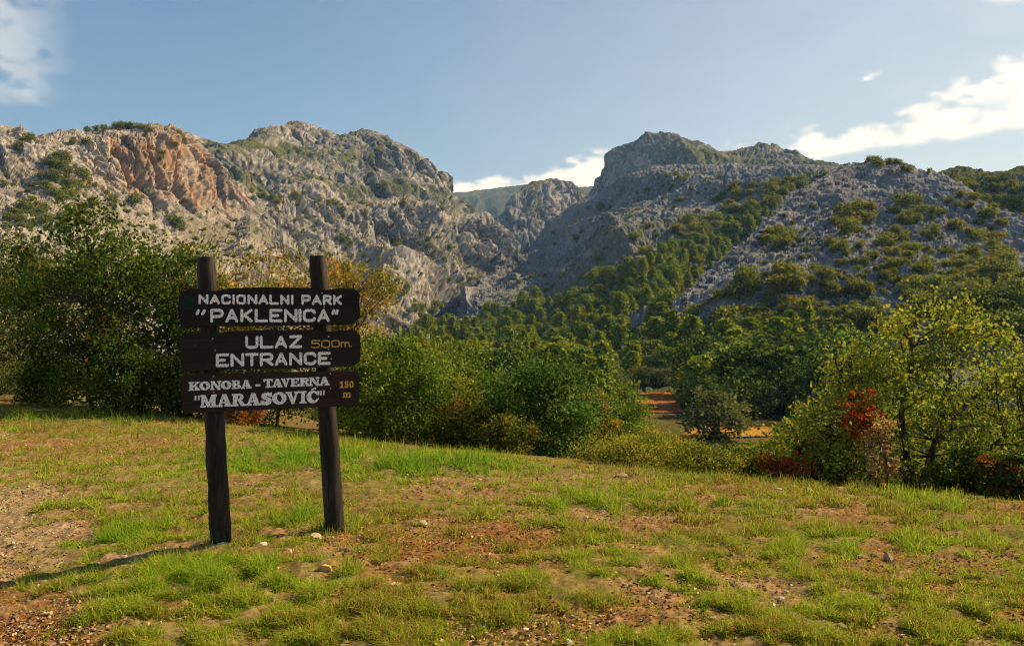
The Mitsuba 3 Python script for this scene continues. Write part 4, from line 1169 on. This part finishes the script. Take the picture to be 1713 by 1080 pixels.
def wood(dark, light, warm, knot):
    def fn(p, n, uv):
        a = p.x * E1[0] + p.y * E1[1]
        g = mikit.fbm(a * 5, p.z * 120, 3, octaves=3)
        w = mikit.fbm(a * 2.2, p.z * 9, 7, octaves=3)
        c = mikit.mix(dark, light, mikit.smoothstep(.35, .8, g * .6 + w * .4))
        if knot:
            left = mikit.smoothstep(-.02, -.16, a + (mikit.noise(p.z * 14, a * 4) - .5) * .12)
            pale = mikit.smoothstep(.35, .75, mikit.fbm(a * 45, p.z * 6, 2, octaves=3))
            c = mikit.mix(c, (.062, .047, .037), left * (.25 + .75 * pale))
        return c
    return mikit.proc(fn)


for nm, args in (('sign_wood_black', ((.006, .005, .0045), (.014, .011, .0095), 0, False)), ('sign_wood_brown', ((.009, .006, .005), (.02, .013, .010), 0, True)), ('sign_wood_red', ((.016, .008, .006), (.032, .015, .010), 0, False))):
    scene[nm] = {'type': 'principled', 'base_color': wood(*args), 'roughness': .7, 'specular': .25}


def post_wood(p, n, uv):
    g = mikit.fbm(p.x * 70, p.y * 70, p.z * 6, octaves=3)
    w = mikit.smoothstep(.55, .75, mikit.fbm(p.x * 9, p.y * 9, p.z * 2.5, octaves=3))
    crack = mikit.smoothstep(.62, .7, mikit.fbm(p.x * 45, p.y * 45, p.z * 2.2, octaves=2))
    c = mikit.mix((.006, .0045, .0035), (.03, .018, .012), mikit.smoothstep(.4, .8, g))
    return mikit.mix(mikit.mix(c, (.05, .042, .036), w * .6), (.003, .0025, .002), crack)


scene['post_wood'] = {'type': 'principled', 'base_color': mikit.proc(post_wood), 'roughness': .65, 'specular': .3}


def worn_white(p, n, uv):
    g = mikit.fbm(p.x * 160, p.z * 160, 1, octaves=3)
    chip = mikit.smoothstep(.66, .74, mikit.fbm(p.x * 330, p.z * 330, 4, octaves=2)) * .75
    return mikit.mix(mikit.mix((.64, .62, .58), (.88, .875, .85), mikit.smoothstep(.22, .5, g)), (.10, .08, .06), chip)


def worn_ochre(p, n, uv):
    g = mikit.fbm(p.x * 200, p.z * 200, 1, octaves=3)
    return mikit.mix((.32, .15, .03), (.72, .45, .11), mikit.smoothstep(.3, .6, g))


scene['white_paint'] = {'type': 'diffuse', 'reflectance': mikit.proc(worn_white)}
scene['ochre_paint'] = {'type': 'diffuse', 'reflectance': mikit.proc(worn_ochre)}
scene['emblem_green'] = {'type': 'diffuse', 'reflectance': {'type': 'rgb', 'value': [.009, .034, .024]}}
scene['emblem_line'] = {'type': 'diffuse', 'reflectance': {'type': 'rgb', 'value': [.015, .05, .036]}}
scene['nail_metal'] = {'type': 'principled', 'base_color': {'type': 'rgb', 'value': [.45, .43, .42]}, 'metallic': .7, 'roughness': .45}

sign = thing('park_sign', 'dark wooden park entrance sign with three lettered boards on two round posts', 'sign')


def post(px0, py0, px1, py1, seed):
    a, b = on_plane(px0, py0, 0), on_plane(px1, py1, 0)
    n = 26
    t = np.linspace(-.12, 1, n)
    path = np.array([FOOT + E1 * (a[0] + (b[0] - a[0]) * q) + [0, 0, a[1] + (b[1] - a[1]) * q] for q in t])
    rng = RS(seed)
    rad = (.0745 - .009 * t) * (1 + .02 * rng.normal(0, 1, n))
    rad[-1] *= .9
    v, f = tube(path, rad, 20)
    v = v + (meshkit.fbm(v * [24, 24, 5], 3, seed) - .5)[:, None] * np.array([.018, .018, .006]) * (1 + 0 * v)
    return mikit.ply((v, f), 'post_wood', smooth=40)


scene[sign + '__post'] = post(370, 905, 344.5, 430, 1)
scene[sign + '__post_001'] = post(560, 889, 531, 428, 2)

BOARDS = [
    ('sign_wood_black', [(299, 496), (306, 489), (316, 482), (335, 483.5), (350, 486.5), (361, 486.5), (385, 481.5), (440, 480.5), (525, 481), (545, 485), (562, 482.5), (590, 482), (598, 486), (602.5, 493), (600.5, 508), (603, 520), (602, 532), (597, 536), (588, 542.5), (555, 543.5), (440, 545), (361, 545.5), (320, 548), (303, 548), (300, 535), (298.5, 515)]),
    ('sign_wood_brown', [(301, 566), (308, 560), (317, 556), (335, 556.5), (345, 558), (370, 558), (386, 553.5), (440, 552), (530, 551.5), (552, 554.5), (566, 552), (592, 552), (598, 555), (602.5, 560.5), (603, 582), (602.5, 604), (597, 608), (588, 613), (560, 614), (440, 617), (340, 619), (304, 622), (302, 600)]),
    ('sign_wood_red', [(302.5, 636), (304, 630), (309, 627), (330, 626), (395, 624.5), (440, 623), (520, 621.5), (561, 620), (591, 620), (598, 622), (601, 628), (601, 650), (600.5, 672), (598, 677), (592, 679), (540, 680.5), (440, 685), (340, 690), (311, 691.5), (306, 690), (304, 680)]),
]
B0, B1 = .068, .100        # back and front of the boards
board_keys = []
for matl, out in BOARDS:
    p = flat(Polygon([(x, -y) for x, y in out]).buffer(-1.0).buffer(1.0), B1)
    rng = RS(len(board_keys) + 40)
    v, f = slab(p, B0, B1 - .003)
    face = p.buffer(-.004)
    v2, f2 = slab(face, B1 - .003, B1)
    board_keys.append(add('board', mikit.ply(join([(v, f), (v2, f2)]), matl), parent=sign))

L = LineString


def stroke_glyph(ch):
    """Centre lines of the plain routed letters in a unit box."""
    return {
        'N': [[(0, 0), (0, 1)], [(0, 1), (1, 0)], [(1, 0), (1, 1)]], 'A': [[(0, 0), (.5, 1), (1, 0)], [(.22, .30), (.78, .30)]],
        'C': [[(1, .78), (.88, .96), (.7, 1), (.25, 1), (.05, .9), (0, .7), (0, .3), (.05, .1), (.25, 0), (.7, 0), (.88, .04), (1, .22)]],
        'I': [[(.5, 0), (.5, 1)]], 'O': [[(.25, 0), (.05, .1), (0, .3), (0, .7), (.05, .9), (.25, 1), (.75, 1), (.95, .9), (1, .7), (1, .3), (.95, .1), (.75, 0), (.25, 0)]],
        'L': [[(0, 1), (0, 0), (1, 0)]], 'P': [[(0, 0), (0, 1), (.7, 1), (.92, .93), (1, .72), (.92, .5), (.7, .42), (0, .42)]],
        'R': [[(0, 0), (0, 1), (.7, 1), (.92, .93), (1, .72), (.92, .52), (.7, .45), (0, .45)], [(.4, .45), (1, 0)]],
        'K': [[(0, 0), (0, 1)], [(1, 1), (.05, .42)], [(.3, .56), (1, 0)]], 'E': [[(1, 1), (0, 1), (0, 0), (1, 0)], [(0, .5), (.68, .5)]],
        'U': [[(0, 1), (0, .3), (.08, .08), (.3, 0), (.7, 0), (.92, .08), (1, .3), (1, 1)]], 'Z': [[(0, 1), (1, 1), (0, 0), (1, 0)]], 'T': [[(0, 1), (1, 1)], [(.5, 1), (.5, 0)]],
        '5': [[(1, 1), (.1, 1), (.02, .6), (.75, .6), (.97, .5), (1, .3), (.95, .1), (.75, 0), (.2, 0), (0, .12)]], '0': [[(.25, 0), (.05, .12), (0, .3), (0, .7), (.05, .88), (.25, 1), (.75, 1), (.95, .88), (1, .7), (1, .3), (.95, .12), (.75, 0), (.25, 0)]],
        'm': [[(0, 0), (0, .95)], [(0, .75), (.15, 1), (.35, 1), (.5, .75), (.5, 0)], [(.5, .75), (.65, 1), (.85, 1), (1, .75), (1, 0)]], '.': [[(.4, .5), (.6, .5)]], '/': [[(0, 0), (1, 1)]],
    }[ch]


def ell(cx, cy, rx, ry): return affinity.translate(affinity.scale(Point(0, 0).buffer(1, 12), rx, ry, origin=(0, 0)), cx, cy)


def slab_glyph(ch):
    """Bold slab-serif letters as polygons in a unit box."""
    P, B, s = Polygon, sbox, .13
    if ch == 'A':
        g = [P([(.36, 1), (.62, 1), (.94, .06), (.62, .06)]), P([(.38, .98), (.52, .98), (.26, .06), (.10, .06)]), B(.25, .27, .72, .40), B(0, 0, .38, s), B(.52, 0, 1, s)]
    elif ch == 'K':
        g = [B(.10, 0, .38, 1), B(0, 0, .48, s), B(0, 1 - s, .48, 1), P([(.30, .42), (.70, .95), (.92, .95), (.46, .40)]), P([(.42, .62), (.60, .68), (.98, .06), (.64, .06)]), B(.55, 0, 1, s), B(.60, 1 - s, 1, 1)]
    elif ch == 'O' or ch == '0':
        hole = affinity.rotate(ell(.5, .5, .15 if ch == 'O' else .17, .31), 12 if ch == 'O' else 0)
        return ell(.5, .5, .5, .52).difference(hole)
    elif ch == 'N':
        g = [B(.08, 0, .24, 1), B(.74, 0, .90, 1), P([(.04, 1), (.36, 1), (.90, .0), (.70, -.04)]), B(0, 0, .36, s), B(0, 1 - s, .3, 1), B(.62, 1 - s, 1, 1)]
    elif ch == 'B':
        g = [B(.12, 0, .42, 1), B(0, 0, .5, s), B(0, 1 - s, .5, 1), ell(.55, .74, .36, .26).difference(B(-1, 0, .3, 1)), ell(.56, .27, .44, .27).difference(B(-1, 0, .3, 1))]
        return unary_union(g).difference(ell(.54, .74, .10, .12)).difference(ell(.56, .27, .12, .12))
    elif ch == 'T':
        g = [B(.35, 0, .66, 1), B(.2, 0, .8, s), B(0, 1 - .16, 1, 1), B(0, .66, .13, 1), B(.87, .66, 1, 1)]
    elif ch == 'V':
        g = [P([(.06, 1), (.38, 1), (.66, .08), (.52, -.03), (.46, -.03)]), P([(.76, 1), (.92, 1), (.60, -.03), (.50, .1)]), B(0, 1 - s, .46, 1), B(.62, 1 - s, 1, 1)]
    elif ch == 'E':
        g = [B(.10, 0, .42, 1), B(0, 0, .95, .15), B(0, 1 - .15, .92, 1), B(.3, .44, .70, .57), B(.80, 0, .97, .34), B(.78, .68, .94, 1), B(.60, .36, .72, .64)]
    elif ch == 'R':
        g = [B(.08, 0, .36, 1), B(0, 0, .46, s), B(0, 1 - s, .5, 1), ell(.50, .72, .34, .28).difference(B(-1, 0, .3, 1)).difference(ell(.5, .72, .09, .14)), P([(.42, .5), (.64, .52), (.96, .06), (.66, .0)]), B(.64, 0, 1, s)]
    elif ch == 'M':
        g = [B(.08, 0, .22, 1), B(.68, 0, .92, 1), P([(.04, 1), (.30, 1), (.56, .25), (.46, -.02)]), P([(.70, 1), (.86, 1), (.50, -.02), (.42, .1)]), B(0, 0, .34, s), B(.58, 0, 1, s), B(0, 1 - s, .26, 1), B(.72, 1 - s, 1, 1)]
    elif ch == 'S':
        path = L([(.84, .78), (.66, .86), (.42, .87), (.22, .78), (.22, .64), (.40, .55), (.62, .47), (.79, .36), (.76, .2), (.55, .12), (.34, .13), (.15, .24)])
        g = [path.buffer(.135), B(.80, .66, .96, 1), B(.03, .0, .18, .36)]
    elif ch == 'I':
        g = [B(.24, 0, .78, 1), B(0, 0, 1, s), B(0, 1 - s, 1, 1)]
    elif ch == 'C':
        g = [ell(.48, .5, .48, .53).difference(affinity.rotate(ell(.58, .52, .22, .32), 12)).difference(P([(.62, .38), (1.1, .38), (1.1, .66), (.62, .66)])), B(.82, .64, .97, .98)]
        return unary_union(g)
    elif ch == '1':
        g = [B(.3, 0, .72, 1), B(0, 0, 1, s), P([(0, .8), (.35, 1), (.4, .8), (.1, .66)])]
    elif ch == '5':
        g = [L([(.85, .9), (.25, .9), (.2, .55), (.6, .58), (.82, .42), (.78, .18), (.5, .1), (.15, .18)]).buffer(.12)]
    elif ch == 'm':
        g = [B(.06, 0, .24, 1), B(.42, 0, .60, .9), B(.78, 0, .96, .9), B(0, 0, .3, .16), B(.36, 0, .66, .16), B(.72, 0, 1, .16), L([(.15, .8), (.4, .92), (.52, .75), (.75, .92), (.87, .75)]).buffer(.09)]
    elif ch == '-':
        return B(0, 0, 1, 1)
    return unary_union(g).buffer(-.012).buffer(.024)


def line(board, paint, items, top, base, px_ref, width=None):
    """Letters on a board. items: (char, px left, px right); top, base: py at the two reference px; width: stroke in pixels, or None for slab letters."""
    polys = []
    for it in items:
        ch, x0, x1 = it[:3]
        k = ((x0 + x1) / 2 - px_ref[0]) / (px_ref[1] - px_ref[0])
        yb, yt = base[0] + (base[1] - base[0]) * k, top[0] + (top[1] - top[0]) * k
        if len(it) > 3:
            yt, yb = it[3], it[4]
        sl = (base[1] - base[0]) / (px_ref[1] - px_ref[0])
        if width:
            w = width / 2
            a, b, c, d = x0 + w, x1 - w, yb - w, yt + w
            if ch == 'I':
                a = b = (x0 + x1) / 2
            g = unary_union([L([(a + (b - a) * u, -(c + (d - c) * v + sl * (u - .5) * (x1 - x0))) for u, v in pl]).buffer(w * .98, quad_segs=4) for pl in stroke_glyph(ch)])
        else:
            q = slab_glyph(ch)
            f = lambda r: [(x0 + (x1 - x0) * u, -(yb + (yt - yb) * v + sl * (u - .5) * (x1 - x0))) for u, v in r.coords]
            g = unary_union([Polygon(f(h.exterior), [f(i) for i in h.interiors]) for h in getattr(q, 'geoms', [q]) if h.geom_type == 'Polygon'])
        polys.append(g)
    m = slab(flat(unary_union(polys), B1), B1 - .001, B1 + .0035)
    return add('lettering', mikit.ply(m, paint), parent=board)


b1, b2, b3 = board_keys
line(b1, 'white_paint', [('N', 332, 348.5), ('A', 350.5, 368), ('C', 370, 386.5), ('I', 388.5, 393), ('O', 395, 411.5), ('N', 414, 430.5), ('A', 432, 449), ('L', 450.5, 466.5), ('N', 468.5, 484), ('I', 486.5, 491), ('P', 504, 520), ('A', 521.5, 538), ('R', 540, 555), ('K', 557, 572)], (492, 493), (509, 510), (332, 571), 4.2)
line(b1, 'white_paint', [('/', 327, 334.5, 517, 527), ('/', 336.5, 344.5, 517, 527), ('P', 351.5, 374.5), ('A', 377, 398.5), ('K', 402, 422.5), ('L', 426, 448.5), ('E', 450.5, 472.5), ('N', 475, 497.5), ('I', 499, 504.5), ('C', 506.5, 528.5), ('A', 530.5, 551.5), ('/', 554, 561, 517, 526.5), ('/', 560, 567, 517, 526.5)], (516.3, 516.5), (539.5, 538.3), (351, 551), 4.9)
line(b2, 'white_paint', [('U', 410, 432.5), ('L', 434.5, 457.5), ('A', 459.5, 480.5), ('Z', 483.5, 505.5)], (561.8, 560.2), (583.3, 582), (410, 505), 4.9)
line(b2, 'white_paint', [('E', 361, 383.5), ('N', 385.5, 408.5), ('T', 410, 432.5), ('R', 434.5, 457.5), ('A', 459.5, 481), ('N', 483.5, 505.5), ('C', 508, 529.5), ('E', 531.5, 553)], (591, 588), (613.7, 609.7), (361, 553), 4.9)
line(b2, 'ochre_paint', [('5', 520, 535.5, 568.5, 582), ('0', 537, 552.5, 568.5, 581.5), ('0', 554, 568.5, 568, 581), ('m', 569.5, 585, 571, 581), ('.', 586, 589.5, 577.5, 581)], (568, 568), (581.5, 581), (520, 589), 2.1)
line(b3, 'white_paint', [('K', 315.5, 334.5), ('O', 333.5, 351.5), ('N', 352, 370), ('O', 369.5, 387), ('B', 387, 403), ('A', 402.5, 421), ('-', 427.5, 435.5, 642.3, 646), ('T', 441, 456.5), ('A', 454.5, 473), ('V', 470, 485), ('E', 486, 501), ('R', 501.5, 519), ('N', 517, 534.5), ('A', 533.5, 551.5)], (638.8, 629.8), (653.2, 644), (315, 551))
line(b3, 'white_paint', [('-', 325.5, 328.3, 661.5, 669.5), ('-', 331, 333.8, 661, 669), ('M', 335, 362.5), ('A', 362.5, 388), ('R', 388, 411), ('A', 411, 436), ('S', 436, 455.5), ('O', 455, 479.5), ('V', 478, 500.5), ('I', 501, 512.5), ('C', 512.8, 534.5), ('-', 535, 537.8, 653, 661), ('-', 540.2, 543, 652.5, 660.5)], (660.5, 653), (681.2, 673), (335, 534))
ac = Polygon([(520.5, -650.8), (526.5, -647.2), (529.5, -648.3), (528.5, -650.2), (521.5, -652.6)])
add('lettering', mikit.ply(slab(flat(ac, B1), B1 - .001, B1 + .0035), 'white_paint'), parent=b3)
line(b3, 'ochre_paint', [('1', 568, 575.5), ('5', 576, 583.3), ('0', 584, 591.5), ('m', 573, 586.8, 656, 664.7)], (637.5, 636.8), (648.8, 648.2), (568, 591))
# faded green emblem
disc = Point(314.3, -506.7).buffer(11.2, 24)
em = add('emblem', mikit.ply(slab(flat(disc, B1), B1 - .001, B1 + .002), 'emblem_green'), 'faded round green emblem', parent=b1)
marks = unary_union([L([(305.5, -508), (309, -503.5), (312, -507), (316, -501), (319.5, -506), (323, -504)]).buffer(.55), L([(306, -511), (314, -510), (322.5, -511.5)]).buffer(.5), disc.buffer(-1).difference(disc.buffer(-1.9))])
add('lettering', mikit.ply(slab(flat(marks, B1), B1 + .001, B1 + .003), 'emblem_line'), parent=b1)
for bk, pts in ((b1, [(538.5, 490), (542.5, 513.3)]), (b2, [(355.5, 566.2), (360, 585.5), (549.5, 562.5), (549.5, 583.8), (554, 599.5)]), (b3, [(357, 629.7), (357.5, 655), (552.7, 624.5), (553, 649.5)])):
    for x, y in pts:
        add('nail', mikit.ply(slab(flat(Point(x, -y).buffer(1.15, 6), B1), B1 - .001, B1 + .003), 'nail_metal'), parent=bk)

# ------------------------------------------------------------------ haze of the valley air
scene['air'] = {'type': 'homogeneous', 'albedo': {'type': 'rgb', 'value': [.95, .95, .95]}, 'sigma_t': {'type': 'rgb', 'value': [.000026, .000058, .00012]}}
scene['haze'] = {'type': 'cube', 'to_world': T().translate([0, 0, 230]).scale([4400, 4400, 247]), 'bsdf': {'type': 'null'}, 'interior': {'type': 'ref', 'id': 'air'}}
labels['haze'] = {'label': 'thin blue haze of the valley air', 'kind': 'stuff'}
scene['camera']['medium'] = {'type': 'ref', 'id': 'air'}
